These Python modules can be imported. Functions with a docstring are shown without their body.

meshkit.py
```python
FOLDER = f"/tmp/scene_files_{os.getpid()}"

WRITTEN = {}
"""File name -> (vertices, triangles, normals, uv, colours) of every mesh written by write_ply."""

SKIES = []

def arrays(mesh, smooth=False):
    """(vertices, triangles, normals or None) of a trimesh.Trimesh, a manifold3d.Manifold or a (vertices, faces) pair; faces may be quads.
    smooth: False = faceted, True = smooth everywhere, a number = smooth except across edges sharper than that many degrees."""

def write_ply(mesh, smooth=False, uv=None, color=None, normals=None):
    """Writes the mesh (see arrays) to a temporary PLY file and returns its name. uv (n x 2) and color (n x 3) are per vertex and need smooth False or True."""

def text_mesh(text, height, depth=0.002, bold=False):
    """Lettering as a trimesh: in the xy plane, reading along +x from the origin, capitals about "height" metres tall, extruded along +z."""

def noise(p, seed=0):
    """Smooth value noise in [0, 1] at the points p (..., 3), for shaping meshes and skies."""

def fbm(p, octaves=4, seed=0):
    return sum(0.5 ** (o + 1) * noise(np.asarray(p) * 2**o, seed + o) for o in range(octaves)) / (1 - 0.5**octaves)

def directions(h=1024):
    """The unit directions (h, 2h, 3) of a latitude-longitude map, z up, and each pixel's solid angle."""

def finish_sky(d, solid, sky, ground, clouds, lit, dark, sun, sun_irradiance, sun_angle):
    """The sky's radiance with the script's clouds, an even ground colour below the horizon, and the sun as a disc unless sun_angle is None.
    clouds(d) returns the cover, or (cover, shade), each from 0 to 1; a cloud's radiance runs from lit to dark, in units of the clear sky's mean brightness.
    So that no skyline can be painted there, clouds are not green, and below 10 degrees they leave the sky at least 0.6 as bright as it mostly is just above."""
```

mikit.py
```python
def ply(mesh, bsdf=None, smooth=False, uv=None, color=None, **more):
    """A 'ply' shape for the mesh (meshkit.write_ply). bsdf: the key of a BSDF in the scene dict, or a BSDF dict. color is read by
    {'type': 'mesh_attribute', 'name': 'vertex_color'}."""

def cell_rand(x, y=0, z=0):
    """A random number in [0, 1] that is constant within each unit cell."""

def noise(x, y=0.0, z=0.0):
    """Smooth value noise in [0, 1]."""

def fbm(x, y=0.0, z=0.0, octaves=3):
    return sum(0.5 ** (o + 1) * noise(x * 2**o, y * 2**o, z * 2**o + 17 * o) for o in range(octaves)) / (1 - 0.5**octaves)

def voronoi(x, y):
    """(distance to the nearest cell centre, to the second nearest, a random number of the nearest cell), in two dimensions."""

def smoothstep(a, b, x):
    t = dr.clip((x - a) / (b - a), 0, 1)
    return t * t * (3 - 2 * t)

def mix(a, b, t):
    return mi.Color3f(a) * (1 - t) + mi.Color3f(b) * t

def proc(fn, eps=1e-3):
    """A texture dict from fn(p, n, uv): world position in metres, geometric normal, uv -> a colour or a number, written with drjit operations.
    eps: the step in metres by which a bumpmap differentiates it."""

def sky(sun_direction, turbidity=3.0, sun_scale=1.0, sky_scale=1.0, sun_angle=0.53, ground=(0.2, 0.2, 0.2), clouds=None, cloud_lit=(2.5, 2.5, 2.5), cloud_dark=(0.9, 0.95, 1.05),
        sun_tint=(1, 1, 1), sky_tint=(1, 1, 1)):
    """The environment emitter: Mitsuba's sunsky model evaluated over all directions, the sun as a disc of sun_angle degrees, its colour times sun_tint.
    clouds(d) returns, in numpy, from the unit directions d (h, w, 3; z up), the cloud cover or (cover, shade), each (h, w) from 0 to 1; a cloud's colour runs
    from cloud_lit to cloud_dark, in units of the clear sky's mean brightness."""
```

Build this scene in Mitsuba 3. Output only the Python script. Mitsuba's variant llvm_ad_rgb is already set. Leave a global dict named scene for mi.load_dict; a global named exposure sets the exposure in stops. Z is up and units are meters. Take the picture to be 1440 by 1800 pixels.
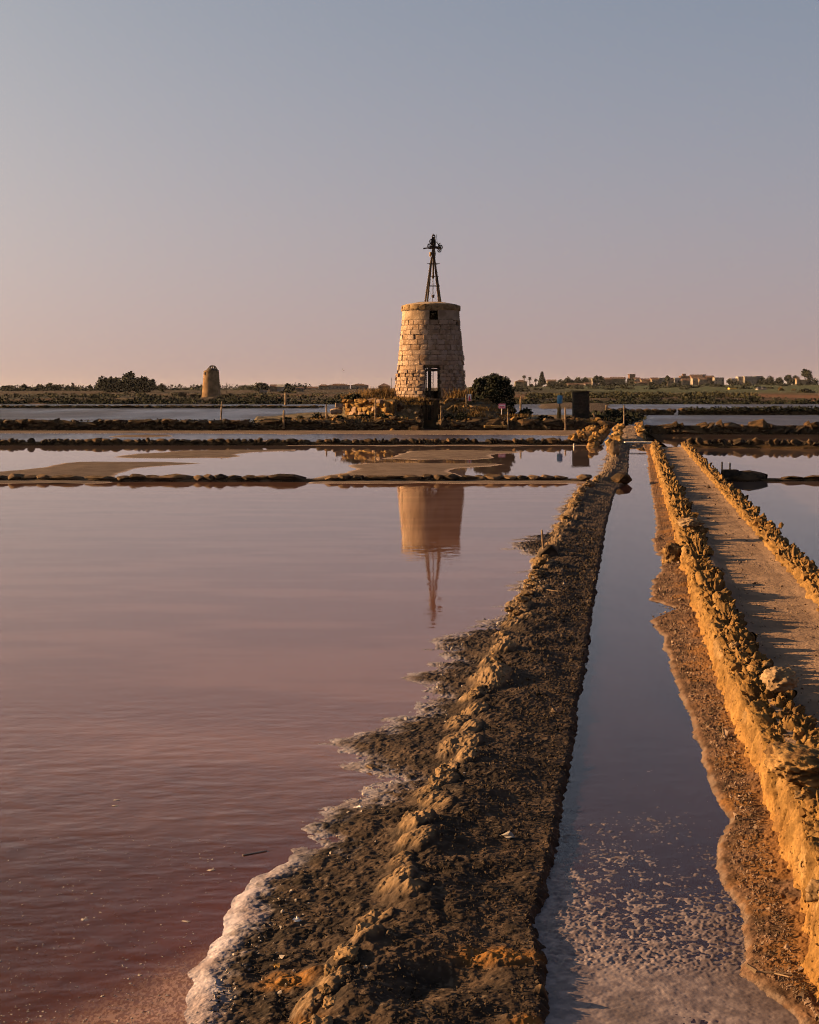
import math, random
import numpy as np, trimesh, drjit as dr, mitsuba as mi
import manifold3d as m3
import mikit, meshkit
from mikit import proc, ply
T = mi.ScalarTransform4f
scene, labels = {}, {}

# ------------------------------------------------------------------ camera, sky, exposure
H = 2.8            # camera height above the brine
F = 2400.0         # focal length in pixels of a 1440 wide picture
YH = 685.0         # horizon row in that picture
K = 0.1642         # the banks run along (K, 1)
scene['camera'] = {'type': 'perspective', 'fov': math.degrees(2 * math.atan(720 / F)), 'fov_axis': 'x',
                   'principal_point_offset_x': 0.0, 'principal_point_offset_y': (900 - YH) / 1800,
                   'near_clip': 0.1, 'far_clip': 20000.0,
                   'to_world': T().look_at(origin=[0, 0, H], target=[0, 10, H], up=[0, 0, 1])}
EL, AZ = math.radians(15.0), math.radians(11.0)
SUN = [-math.cos(AZ) * math.cos(EL), math.sin(AZ) * math.cos(EL), math.sin(EL)]


def veil(d):
    """thin, even evening haze, the same all round, thickest at the horizon"""
    z = np.clip(d[..., 2], 0, 1)
    return 0.25 * np.exp(-z / 0.16)


scene['sky'] = mikit.sky(SUN, turbidity=8.0, sun_scale=6.5, sky_scale=1.0, sun_tint=(1.0, 0.92, 0.80),
                         sky_tint=(0.905, 0.962, 1.035), clouds=veil, cloud_lit=(3.10, 1.82, 2.06), cloud_dark=(3.0, 1.8, 1.8))
exposure = 2.06

# ------------------------------------------------------------------ helpers
def P(px, py, z=0.0):
    d = (H - z) * F / (py - YH)
    return np.array([(px - 720) * d / F, d, z])


def PD(px, py, d):
    return np.array([(px - 720) * d / F, d, H - (py - YH) * d / F])


def ts(px, py, z=0.0):
    x, y, _ = P(px, py, z)
    return x - K * y, y


def numbered(k):
    if not any(q == k or q.startswith(k + '__') for q in scene) and k not in labels:
        return k
    i = 1
    while f'{k}_{i:03d}' in labels or any(q == f'{k}_{i:03d}' or q.startswith(f'{k}_{i:03d}__') for q in scene):
        i += 1
    return f'{k}_{i:03d}'


_used = {}
def fresh(k):
    n = _used.get(k, 0)
    _used[k] = n + 1
    return k if n == 0 else f'{k}_{n:03d}'


def thing(name, label, cat, group=None, kind=None):
    k = fresh(name)
    labels[k] = {'label': label, 'category': cat}
    if group: labels[k]['group'] = group
    if kind: labels[k]['kind'] = kind
    return k


def obj(key, mesh, bsdf, smooth=False, **kw):
    scene[key] = ply(mesh, bsdf, smooth=smooth, **kw)
    return key


def part(parent, name, mesh, bsdf, smooth=False, kind=None, label=None, **kw):
    k = fresh(parent + '__' + name)
    scene[k] = ply(mesh, bsdf, smooth=smooth, **kw) if not isinstance(mesh, dict) else {**mesh, **kw}
    if kind: labels[k] = {'kind': kind}
    if label: labels.setdefault(k, {})['label'] = label
    return k


def struct(name, mesh, bsdf, smooth=False, label=None, cat=None, **kw):
    k = fresh(name)
    scene[k] = ply(mesh, bsdf, smooth=smooth, **kw)
    labels[k] = {'kind': 'structure', 'label': label or name.replace('_', ' '), 'category': cat or name.split('_')[-1]}
    return k


def fb(x, y, sc, seed=0, o=4, z=0.0):
    p = np.stack(np.broadcast_arrays(np.asarray(x, float) * sc, np.asarray(y, float) * sc, np.asarray(z, float) * sc + 0.37 * seed), -1)
    return meshkit.fbm(p + seed * 7.31, o, seed)


def sst(a, b, x):
    t = np.clip((x - a) / (b - a), 0, 1)
    return t * t * (3 - 2 * t)


def grid_mesh(X, Y, Z):
    n, m = X.shape
    v = np.stack([X, Y, Z], -1).reshape(-1, 3)
    i = np.arange(n * m).reshape(n, m)
    a, b, c, d = i[:-1, :-1].ravel(), i[:-1, 1:].ravel(), i[1:, 1:].ravel(), i[1:, :-1].ravel()
    f = np.vstack([np.stack([a, b, c], 1), np.stack([a, c, d], 1)])
    return trimesh.Trimesh(v, f, process=False)


def mix3(a, b, t):
    return np.asarray(a) * (1 - t[..., None]) + np.asarray(b) * t[..., None]


def box(sx, sy, sz, c=(0, 0, 0)):
    m = trimesh.creation.box((sx, sy, sz)); m.apply_translation(c); return m


def bar(a, b, r, r2=None, n=8):
    """tapered round bar from a to b"""
    a, b = np.asarray(a, float), np.asarray(b, float)
    d = b - a; L = np.linalg.norm(d); d = d / L
    u = np.cross(d, [0, 0, 1.0] if abs(d[2]) < 0.9 else [1.0, 0, 0]); u /= np.linalg.norm(u); w = np.cross(d, u)
    an = np.arange(n) * 2 * np.pi / n
    ring = np.cos(an)[:, None] * u + np.sin(an)[:, None] * w
    r2 = r if r2 is None else r2
    v = np.vstack([a + ring * r, b + ring * r2, [a], [b]])
    i = np.arange(n); j = (i + 1) % n
    f = np.vstack([np.stack([i, j, j + n], 1), np.stack([i, j + n, i + n], 1), np.stack([j, i, i * 0 + 2 * n], 1), np.stack([i + n, j + n, i * 0 + 2 * n + 1], 1)])
    m = trimesh.Trimesh(v, f, process=False)
    if m.volume < 0: m.invert()
    return m


cat_ = trimesh.util.concatenate


def hull(pts):
    m = trimesh.convex.convex_hull(np.asarray(pts, float)); return m


def block(sx, sy, sz, rng, ch=0.12, jit=0.05):
    """a worn block: chamfered and jittered box centred at the origin"""
    c = ch * min(sx, sy, sz)
    pts = []
    for x in (-1, 1):
        for y in (-1, 1):
            for z in (-1, 1):
                h = np.array([sx, sy, sz]) / 2
                for k in range(3):
                    q = np.array([x, y, z]) * (h - c); q[k] = [x, y, z][k] * h[k]
                    pts.append(q + rng.normal(0, jit, 3) * c * 3)
    return hull(pts)


def rock(rng, n=16, flat=0.8, squash=(1, 1, 1)):
    p = rng.normal(0, 1, (n, 3)); p /= np.linalg.norm(p, axis=1, keepdims=True)
    p *= rng.uniform(0.75, 1.05, (n, 1)); p[:, 2] *= flat
    return hull(p * np.asarray(squash))


def lumpy(sx, sy, sz, seed, sub=4, amp=0.42):
    m = trimesh.creation.icosphere(subdivisions=sub); v = np.array(m.vertices)
    v = np.sign(v) * np.abs(v) ** 0.8
    v *= (1 + amp * (meshkit.fbm(v * 1.6 + seed, 3, seed) - 0.5) * 2 + 0.42 * (meshkit.fbm(v * 6 + seed, 4, seed) - 0.5))[:, None]
    return trimesh.Trimesh(v * np.array([sx, sy, sz]) * 0.5 if False else v * np.array([sx, sy, sz]), m.faces, process=False)


def rnd_rot(rng, n):
    q = rng.normal(0, 1, (n, 4)); q /= np.linalg.norm(q, axis=1, keepdims=True)
    w, x, y, z = q.T
    return np.stack([np.stack([1 - 2 * (y * y + z * z), 2 * (x * y - z * w), 2 * (x * z + y * w)], -1),
                     np.stack([2 * (x * y + z * w), 1 - 2 * (x * x + z * z), 2 * (y * z - x * w)], -1),
                     np.stack([2 * (x * z - y * w), 2 * (y * z + x * w), 1 - 2 * (x * x + y * y)], -1)], 1)


def scatter(pos, size, rng, n=9, variants=6, stretch=(1, 1, 1), yaw_only=False):
    """one mesh of many small faceted stones"""
    pos, size = np.asarray(pos), np.asarray(size)
    vs, fs, off = [], [], 0
    which = rng.integers(0, variants, len(pos))
    for k in range(variants):
        r = rock(rng, n); sel = which == k
        R = rnd_rot(rng, sel.sum()) if not yaw_only else np.stack([np.array([[math.cos(a), -math.sin(a), 0], [math.sin(a), math.cos(a), 0], [0, 0, 1]]) for a in rng.uniform(0, 6.28, sel.sum())]) if sel.sum() else np.zeros((0, 3, 3))
        v = np.einsum('nij,vj->nvi', R, r.vertices) * size[sel][:, None, None] * np.asarray(stretch) + pos[sel][:, None]
        f = r.faces[None] + (np.arange(sel.sum()) * len(r.vertices))[:, None, None] + off
        off += sel.sum() * len(r.vertices)
        vs.append(v.reshape(-1, 3)); fs.append(f.reshape(-1, 3))
    return trimesh.Trimesh(np.vstack(vs), np.vstack(fs), process=False)


def leaves(pos, size, rng, aspect=1.7, up=0.0):
    """one mesh of many leaf-shaped quads at random angles"""
    n = len(pos); R = rnd_rot(rng, n)
    if up:   # bias: long axis upward
        z = R[:, :, 0] * (1 - up) + np.array([0, 0, 1.0]) * up; z /= np.linalg.norm(z, axis=1, keepdims=True)
        a = np.cross(z, R[:, :, 1]); a /= np.linalg.norm(a, axis=1, keepdims=True) + 1e-9
        A, B = z, a
    else:
        A, B = R[:, :, 0], R[:, :, 1]
    s = np.broadcast_to(np.asarray(size), (n,))[:, None]
    p = np.asarray(pos)
    v = np.stack([p - A * s * aspect / 2, p + B * s / 2, p + A * s * aspect / 2, p - B * s / 2], 1).reshape(-1, 3)
    i = np.arange(n)[:, None] * 4
    f = np.vstack([i + [0, 1, 2], i + [0, 2, 3]])
    return trimesh.Trimesh(v, f, process=False)


# ------------------------------------------------------------------ materials
def N3(p, s, o=3, off=0.0):
    return mikit.fbm(p.x * s + off, p.y * s + off * 1.7, p.z * s, o)


def two_tone(a, b, s, o=3, lo=0.3, hi=0.7, off=0.0):
    def fn(p, n, uv):
        return mikit.mix(a, b, mikit.smoothstep(lo, hi, N3(p, s, o, off)))
    return proc(fn)


def mat(name, color, rough=0.9, spec=0.3, bump=None, scale=1.0, eps=1e-3, two=False, metallic=0.0):
    base = {'type': 'principled', 'base_color': color if isinstance(color, dict) else {'type': 'rgb', 'value': list(color)},
            'roughness': rough, 'specular': spec, 'metallic': metallic}
    if bump is not None:
        base = {'type': 'bumpmap', 'arbitrary': proc(bump, eps), 'scale': scale, 'bsdf': base}
    if two:
        base = {'type': 'twosided', 'bsdf': base}
    scene[name] = base
    return name


VC = {'type': 'mesh_attribute', 'name': 'vertex_color'}
def mud_bump(p, n, uv): return 0.004 * mikit.fbm(p.x * 60, p.y * 60, p.z * 60, 2) + 0.006 * mikit.fbm(p.x * 22, p.y * 22, p.z * 22, 2)
def fine_bump(p, n, uv): return 0.008 * mikit.fbm(p.x * 9, p.y * 9, p.z * 9, 3)
mat('mat_mud', VC, 0.9, 0.15, mud_bump, 1.8, 2e-3)
mat('mat_wall_earth', VC, 0.95, 0.1, mud_bump, 2.2, 2e-3)
mat('mat_flat', VC, 0.9, 0.2)
mat('mat_salt', VC, 0.5, 0.25, mud_bump, 0.25, 2e-3)
mat('mat_clod', two_tone((0.014, 0.010, 0.0075), (0.058, 0.040, 0.028), 9.0), 0.95, 0.15)
mat('mat_rough_ochre', two_tone((0.05, 0.027, 0.012), (0.17, 0.10, 0.04), 14.0, 3), 0.95, 0.1, mud_bump, 2.0, 2e-3)
mat('mat_crumb', two_tone((0.060, 0.031, 0.011), (0.185, 0.102, 0.034), 7.0, 3), 0.95, 0.1)
mat('mat_gravel', two_tone((0.0532, 0.0344, 0.0214), (0.1785, 0.1211, 0.0872), 14.0, 2), 0.9, 0.2)
for i, (a, b) in enumerate([((0.060, 0.036, 0.017), (0.150, 0.096, 0.052)), ((0.045, 0.029, 0.017), (0.120, 0.078, 0.044)), ((0.075, 0.046, 0.022), (0.175, 0.110, 0.056))]):
    mat(f'mat_kerb_{i}', two_tone(a, b, 11.0, 3, 0.3, 0.7, i * 1.7), 0.95, 0.1, mud_bump, 2.2, 2e-3)
mat('mat_fleck', (0.2370, 0.1992, 0.1758), 0.7, 0.3)
STONE = []
for i, (a, b) in enumerate([((0.1490, 0.0967, 0.0645), (0.2334, 0.1618, 0.1187)), ((0.1789, 0.1172, 0.0768), (0.2581, 0.1841, 0.1411)), ((0.1244, 0.0763, 0.0471), (0.2139, 0.1414, 0.0992)), ((0.1645, 0.1125, 0.0818), (0.2282, 0.1665, 0.1330))]):
    STONE.append(mat(f'mat_tower_stone_{i}', two_tone(a, b, 2.6, 4, 0.3, 0.65, i * 3.1), 0.95, 0.15, fine_bump, 1.6, 1e-2))
mat('mat_mortar', two_tone((0.0348, 0.0240, 0.0144), (0.0738, 0.0528, 0.0330), 3.0), 0.95, 0.1, fine_bump, 2.0, 1e-2)
mat('mat_render', two_tone((0.1522, 0.1040, 0.0693), (0.2331, 0.1720, 0.1254), 1.7, 4, 0.3, 0.65), 0.95, 0.1, fine_bump, 2.5, 1e-2)
DYKE = []
for i, (a, b) in enumerate([((0.0140, 0.0079, 0.0042), (0.0555, 0.0320, 0.0150)), ((0.0195, 0.0112, 0.0054), (0.0751, 0.0420, 0.0193)), ((0.0113, 0.0075, 0.0046), (0.0443, 0.0270, 0.0150))]):
    DYKE.append(mat(f'mat_dyke_stone_{i}', two_tone(a, b, 4.0, 3, 0.3, 0.7, i * 2.3), 0.95, 0.15, fine_bump, 2.0, 1e-2))
DYKE1 = []
for i, (a, b) in enumerate([((0.028, 0.018, 0.011), (0.085, 0.054, 0.033)), ((0.035, 0.023, 0.014), (0.110, 0.070, 0.042)), ((0.024, 0.016, 0.011), (0.070, 0.046, 0.030))]):
    DYKE1.append(mat(f'mat_low_dyke_{i}', two_tone(a, b, 5.0, 3, 0.3, 0.7, i * 2.3), 0.95, 0.1, fine_bump, 2.0, 1e-2))
mat('mat_yellow_stone', two_tone((0.0907, 0.0465, 0.0135), (0.2151, 0.1285, 0.0465), 3.0, 3), 0.95, 0.1, fine_bump, 2.0, 1e-2)
mat('mat_pale_rock', two_tone((0.105, 0.066, 0.036), (0.200, 0.135, 0.080), 6.0, 3), 0.95, 0.1, fine_bump, 2.0, 1e-2)
mat('mat_coping', two_tone((0.085, 0.052, 0.026), (0.185, 0.120, 0.062), 2.6, 4, 0.3, 0.65), 0.95, 0.1, fine_bump, 1.6, 1e-2)
mat('mat_far_render', two_tone((0.1020, 0.0605, 0.0320), (0.1740, 0.1078, 0.0600), 1.2, 4, 0.3, 0.65), 0.95, 0.1)
mat('mat_rust', two_tone((0.0100, 0.0060, 0.0040), (0.0425, 0.0200, 0.0110), 5.0), 0.75, 0.3)
mat('mat_wood', two_tone((0.080, 0.052, 0.032), (0.224, 0.152, 0.096), 6.0), 0.9, 0.2)
mat('mat_dark_wood', two_tone((0.010, 0.008, 0.007), (0.022, 0.017, 0.014), 9.0), 0.9, 0.2)
mat('mat_plank', two_tone((0.42, 0.36, 0.30), (0.62, 0.54, 0.46), 6.0), 0.85, 0.2)
mat('mat_blue', (0.02, 0.16, 0.30), 0.45, 0.5)
mat('mat_ochre', two_tone((0.227, 0.120, 0.032), (0.315, 0.183, 0.057), 5.0), 0.9, 0.2)
mat('mat_white', (0.62, 0.58, 0.55), 0.7, 0.3)
mat('mat_red', (0.42, 0.04, 0.06), 0.6, 0.3)
mat('mat_pink', (0.62, 0.22, 0.30), 0.6, 0.3)
mat('mat_green_glass', (0.01, 0.14, 0.07), 0.3, 0.5)
mat('mat_leaf_dark', two_tone((0.0036, 0.0054, 0.0030), (0.0156, 0.0162, 0.0066), 1.2), 0.9, 0.15, two=True)
mat('mat_leaf_mid', two_tone((0.0150, 0.0150, 0.0068), (0.0413, 0.0360, 0.0150), 0.6), 0.9, 0.15, two=True)
mat('mat_leaf_far', two_tone((0.0069, 0.0085, 0.0051), (0.0208, 0.0201, 0.0102), 0.25), 0.9, 0.15, two=True)
mat('mat_dry_grass', two_tone((0.077, 0.044, 0.014), (0.196, 0.113, 0.036), 1.5), 0.9, 0.15, two=True)
mat('mat_bark', (0.05, 0.035, 0.025), 0.9, 0.2)
mat('mat_far_white', two_tone((0.1567, 0.1288, 0.1086), (0.2110, 0.1747, 0.1481), 0.3), 0.9, 0.2)
mat('mat_far_cream', two_tone((0.1337, 0.0957, 0.0636), (0.1754, 0.1304, 0.0902), 0.3), 0.9, 0.2)
mat('mat_far_ochre', two_tone((0.0648, 0.0499, 0.0287), (0.0849, 0.0685, 0.0401), 0.3), 0.9, 0.2)
mat('mat_far_red', two_tone((0.0567, 0.0271, 0.0203), (0.0818, 0.0422, 0.0318), 0.4), 0.9, 0.2)
mat('mat_far_grey', two_tone((0.154, 0.133, 0.119), (0.238, 0.210, 0.189), 0.3), 0.9, 0.2)
mat('mat_roof_tile', two_tone((0.0605, 0.0301, 0.0231), (0.0998, 0.0566, 0.0405), 0.7), 0.9, 0.2)
mat('mat_window_dark', (0.03, 0.028, 0.03), 0.2, 0.5)
mat('mat_yellow', (0.60, 0.36, 0.06), 0.7, 0.3)
mat('mat_feather', (0.05, 0.04, 0.04), 0.8, 0.2, two=True)


def water_mat(name, color, bump, scale, eps=0.01, rough=None):
    if rough is None:
        b = {'type': 'plastic', 'diffuse_reflectance': color, 'int_ior': 1.25, 'ext_ior': 1.0, 'nonlinear': False}
    else:
        b = {'type': 'principled', 'base_color': color, 'roughness': rough, 'specular': 0.255 if False else 0.3}
    if bump is not None:
        b = {'type': 'bumpmap', 'arbitrary': proc(bump, eps), 'scale': scale, 'bsdf': b}
    scene[name] = b
    return name


def rip_near(p, n, uv):
    return 0.085 * mikit.fbm(p.x * 2.2, p.y * 5.0, 0.0, 3) + (0.016 + 0.60 * mikit.smoothstep(14.5, 9.0, p.y)) * mikit.fbm(p.x * 4.5, p.y * 9.0, 3.0, 3)
def brine(p, n, uv):
    t = mikit.smoothstep(0.25, 0.75, mikit.fbm(p.x * 0.9, p.y * 1.6, 0.0, 3))
    return mikit.mix((0.058, 0.028, 0.024), (0.105, 0.055, 0.046), t)
def brine2(p, n, uv): return mikit.mix((0.05, 0.035, 0.035), (0.09, 0.06, 0.055), mikit.fbm(p.x * 0.4, p.y * 0.25, 0.0, 3))
water_mat('mat_water_calm', proc(brine2), rip_near, 0.003)
def canal_col(p, n, uv): return mikit.mix((0.014, 0.006, 0.010), (0.028, 0.012, 0.014), mikit.fbm(p.x * 2, p.y * 1.0, 0.0, 3))
water_mat('mat_water_canal', proc(canal_col), rip_near, 0.004)
def ruffle(p, n, uv):
    return 0.24 + 0.18 * mikit.smoothstep(0.3, 0.7, mikit.fbm(p.x * 0.25, p.y * 0.06, 0.0, 4))
def ruffled_col(p, n, uv): return mikit.mix((0.014, 0.011, 0.018), (0.04, 0.03, 0.036), mikit.fbm(p.x * 0.6, p.y * 0.2, 0.0, 4))
water_mat('mat_water_ruffled', proc(ruffled_col), None, 1, rough=proc(ruffle))
def ruffle2(p, n, uv):
    return 0.30 + 0.20 * mikit.smoothstep(0.3, 0.7, mikit.fbm(p.x * 0.15, p.y * 0.04, 0.0, 4))
def windy_col(p, n, uv): return mikit.mix((0.012, 0.012, 0.022), (0.035, 0.032, 0.045), mikit.fbm(p.x * 0.5, p.y * 0.12, 0.0, 4))
water_mat('mat_water_windy', proc(windy_col), None, 1, rough=proc(ruffle2))

# ------------------------------------------------------------------ ground: one sheet to the horizon (pan floors, then the low shore and the ridge)
def ground_z(x, y):
    far = sst(258, 300, y)
    z = -0.35 + far * (0.35 + 0.9) + sst(300, 700, y) * 1.3 + sst(900, 3000, y) * 3.0
    z = z + 3.7 * np.exp(-((x - 235) / 190.0) ** 2) * sst(310, 900, y)
    z = z + far * (fb(x, y, 0.01, 5, 3) - 0.5) * 1.6 * sst(300, 600, y) + far * (fb(x, y, 0.15, 6, 3) - 0.5) * 0.4
    return z


ry = np.concatenate([np.linspace(-250, 240, 25), np.linspace(250, 420, 110), np.geomspace(425, 4200, 150)])
ru = np.linspace(-1.5, 1.5, 420); ru = np.sign(ru) * np.abs(ru) ** 1.5
GX = ru[None] * (30 + 0.55 * np.abs(ry))[:, None]; GY = np.repeat(ry[:, None], len(ru), 1)
GZ = ground_z(GX, GY)
gn = fb(GX, GY, 0.02, 11, 4); gn2 = fb(GX, GY * 0.25, 0.05, 12, 3)
gc = mix3((0.0106, 0.0088, 0.0042), (0.0310, 0.0172, 0.0085), sst(0.35, 0.65, gn))
dry = sst(0.45, 0.6, gn2) * sst(520, 300, GY)
gc = mix3(gc, (0.0693, 0.0282, 0.0130), dry * 0.8)
crop = sst(400, 520, GY) * sst(40, 90, GX)
gc = mix3(gc, (0.0210, 0.0275, 0.0110), crop * 0.8)
g_ = struct('ground', grid_mesh(GX, GY, GZ), 'mat_flat', True, label='flat pan floor, low far shore and gentle ridge behind the pans', cat='ground', color=gc.reshape(-1, 3))

# ------------------------------------------------------------------ water sheets
def sheet(name, corners, bsdf, label):
    """a water sheet over a quad given as [(x,y)...]"""
    c = np.array([[*q, 0.0] for q in corners])
    m = trimesh.Trimesh(c, [[0, 1, 2], [0, 2, 3]], process=False)
    if m.face_normals[0][2] < 0: m.invert()
    return struct(name, m, bsdf, label=label, cat='water')


def bx(t, y): return t + K * y     # x on a line parallel to the banks

# shoreline of the central bank, from the photograph's waterline
SH = [(215, 1930), (310, 1800), (340, 1740), (366, 1690), (385, 1640), (392, 1600), (425, 1560), (470, 1525), (505, 1500), (520, 1475), (478, 1452), (560, 1435), (625, 1400), (655, 1375), (592, 1340), (584, 1305), (640, 1283), (700, 1255), (738, 1225), (715, 1190), (770, 1160), (748, 1130), (800, 1105), (868, 1085), (898, 1072), (905, 1050), (915, 1030), (935, 1000), (948, 985), (892, 966), (900, 950), (955, 935), (975, 915), (985, 890), (1000, 870), (1018, 857), (1040, 845), (1055, 830), (1058, 815), (1068, 790), (1072, 780)]
RE = [(978, 1930), (975, 1800), (975, 1750), (970, 1700), (950, 1625), (975, 1580), (977, 1530), (990, 1480), (1000, 1400), (1015, 1320), (1022, 1250), (1035, 1180), (1042, 1120), (1050, 1050), (1060, 985), (1068, 930), (1078, 885), (1086, 862), (1104, 845), (1107, 825), (1107, 800), (1110, 780)]
CS = [(1500, 1900), (1400, 1790), (1300, 1715), (1312, 1660), (1300, 1600), (1268, 1550), (1262, 1490), (1285, 1440), (1255, 1400), (1240, 1350), (1222, 1290), (1200, 1230), (1183, 1180), (1165, 1120), (1140, 1092), (1190, 1070), (1142, 1055), (1152, 1015), (1168, 990), (1148, 960), (1155, 920), (1150, 890), (1145, 860), (1140, 830), (1138, 800), (1130, 780)]
CR = [(430, 1930), (520, 1800), (600, 1650), (650, 1580), (695, 1500), (715, 1440), (745, 1380), (790, 1300), (812, 1250), (832, 1200), (862, 1140), (898, 1080), (930, 1020), (955, 970), (985, 920), (1022, 860), (1060, 835), (1078, 805), (1085, 780)]


def curve(pxs, z=0.0):
    q = np.array([ts(a, b, z) for a, b in pxs]); o = np.argsort(q[:, 1])
    return q[o, 1], q[o, 0]


s_sh, t_sh = curve(SH); s_re, t_re = curve(RE); s_cs, t_cs = curve(CS); s_cr, t_cr = curve(CR, 0.12)
S_END = 70.0

# near pan: the bed pales and reddens towards the shore in the foreground
_tab_y = np.linspace(4.5, 45, 600); _tab = mi.Float(np.interp(_tab_y, s_sh, t_sh).astype(np.float32))
def near_brine(p, n, uv):
    i = (mi.Float(p.y) - 4.5) / 40.5 * 599.0
    i = dr.clip(i, 0.0, 598.0); j = mi.UInt32(dr.floor(i)); f = i - dr.floor(i)
    sh = dr.gather(mi.Float, _tab, j) * (1 - f) + dr.gather(mi.Float, _tab, j + 1) * f
    e = sh - (p.x - K * p.y)
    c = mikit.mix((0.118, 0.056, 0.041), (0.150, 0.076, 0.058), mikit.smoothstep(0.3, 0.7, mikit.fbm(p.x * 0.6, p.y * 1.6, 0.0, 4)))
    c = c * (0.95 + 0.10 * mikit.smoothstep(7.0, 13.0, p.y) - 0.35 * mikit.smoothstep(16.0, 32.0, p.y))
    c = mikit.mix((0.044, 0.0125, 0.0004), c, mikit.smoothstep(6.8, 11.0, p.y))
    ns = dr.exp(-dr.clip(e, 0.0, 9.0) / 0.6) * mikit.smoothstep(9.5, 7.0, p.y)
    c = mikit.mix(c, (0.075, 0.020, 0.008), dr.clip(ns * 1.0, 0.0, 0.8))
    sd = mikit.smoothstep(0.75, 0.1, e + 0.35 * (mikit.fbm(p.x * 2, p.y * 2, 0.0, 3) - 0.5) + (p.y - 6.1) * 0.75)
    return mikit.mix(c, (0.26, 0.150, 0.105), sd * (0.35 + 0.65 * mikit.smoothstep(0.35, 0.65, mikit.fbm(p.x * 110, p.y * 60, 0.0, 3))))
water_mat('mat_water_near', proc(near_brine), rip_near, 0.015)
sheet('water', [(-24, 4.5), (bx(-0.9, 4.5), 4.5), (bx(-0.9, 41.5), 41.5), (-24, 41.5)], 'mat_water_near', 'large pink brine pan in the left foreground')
sheet('water', [(bx(-0.72, 4.5), 4.5), (bx(1.0, 4.5), 4.5), (bx(1.0, 71), 71), (bx(-0.72, 71), 71)], 'mat_water_canal', 'narrow channel of still water between the mud bank and the ochre wall')
sheet('water', [(-34, 41.5), (bx(-0.72, 41.5), 41.5), (bx(-0.72, 69), 69), (-34, 69)], 'mat_water_calm', 'still pan with sand spits behind the first stone dyke')
sheet('water', [(-60, 69), (bx(-0.1, 69), 69), (bx(0.2, 93.5), 93.5), (-60, 93.5)], 'mat_water_ruffled', 'rippled pan in front of the block wall of the island')
sheet('water', [(bx(2.3, 4.5), 4.5), (60, 4.5), (60, 67), (bx(2.3, 67), 67)], 'mat_water_calm', 'still pan to the right of the footpath')
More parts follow.
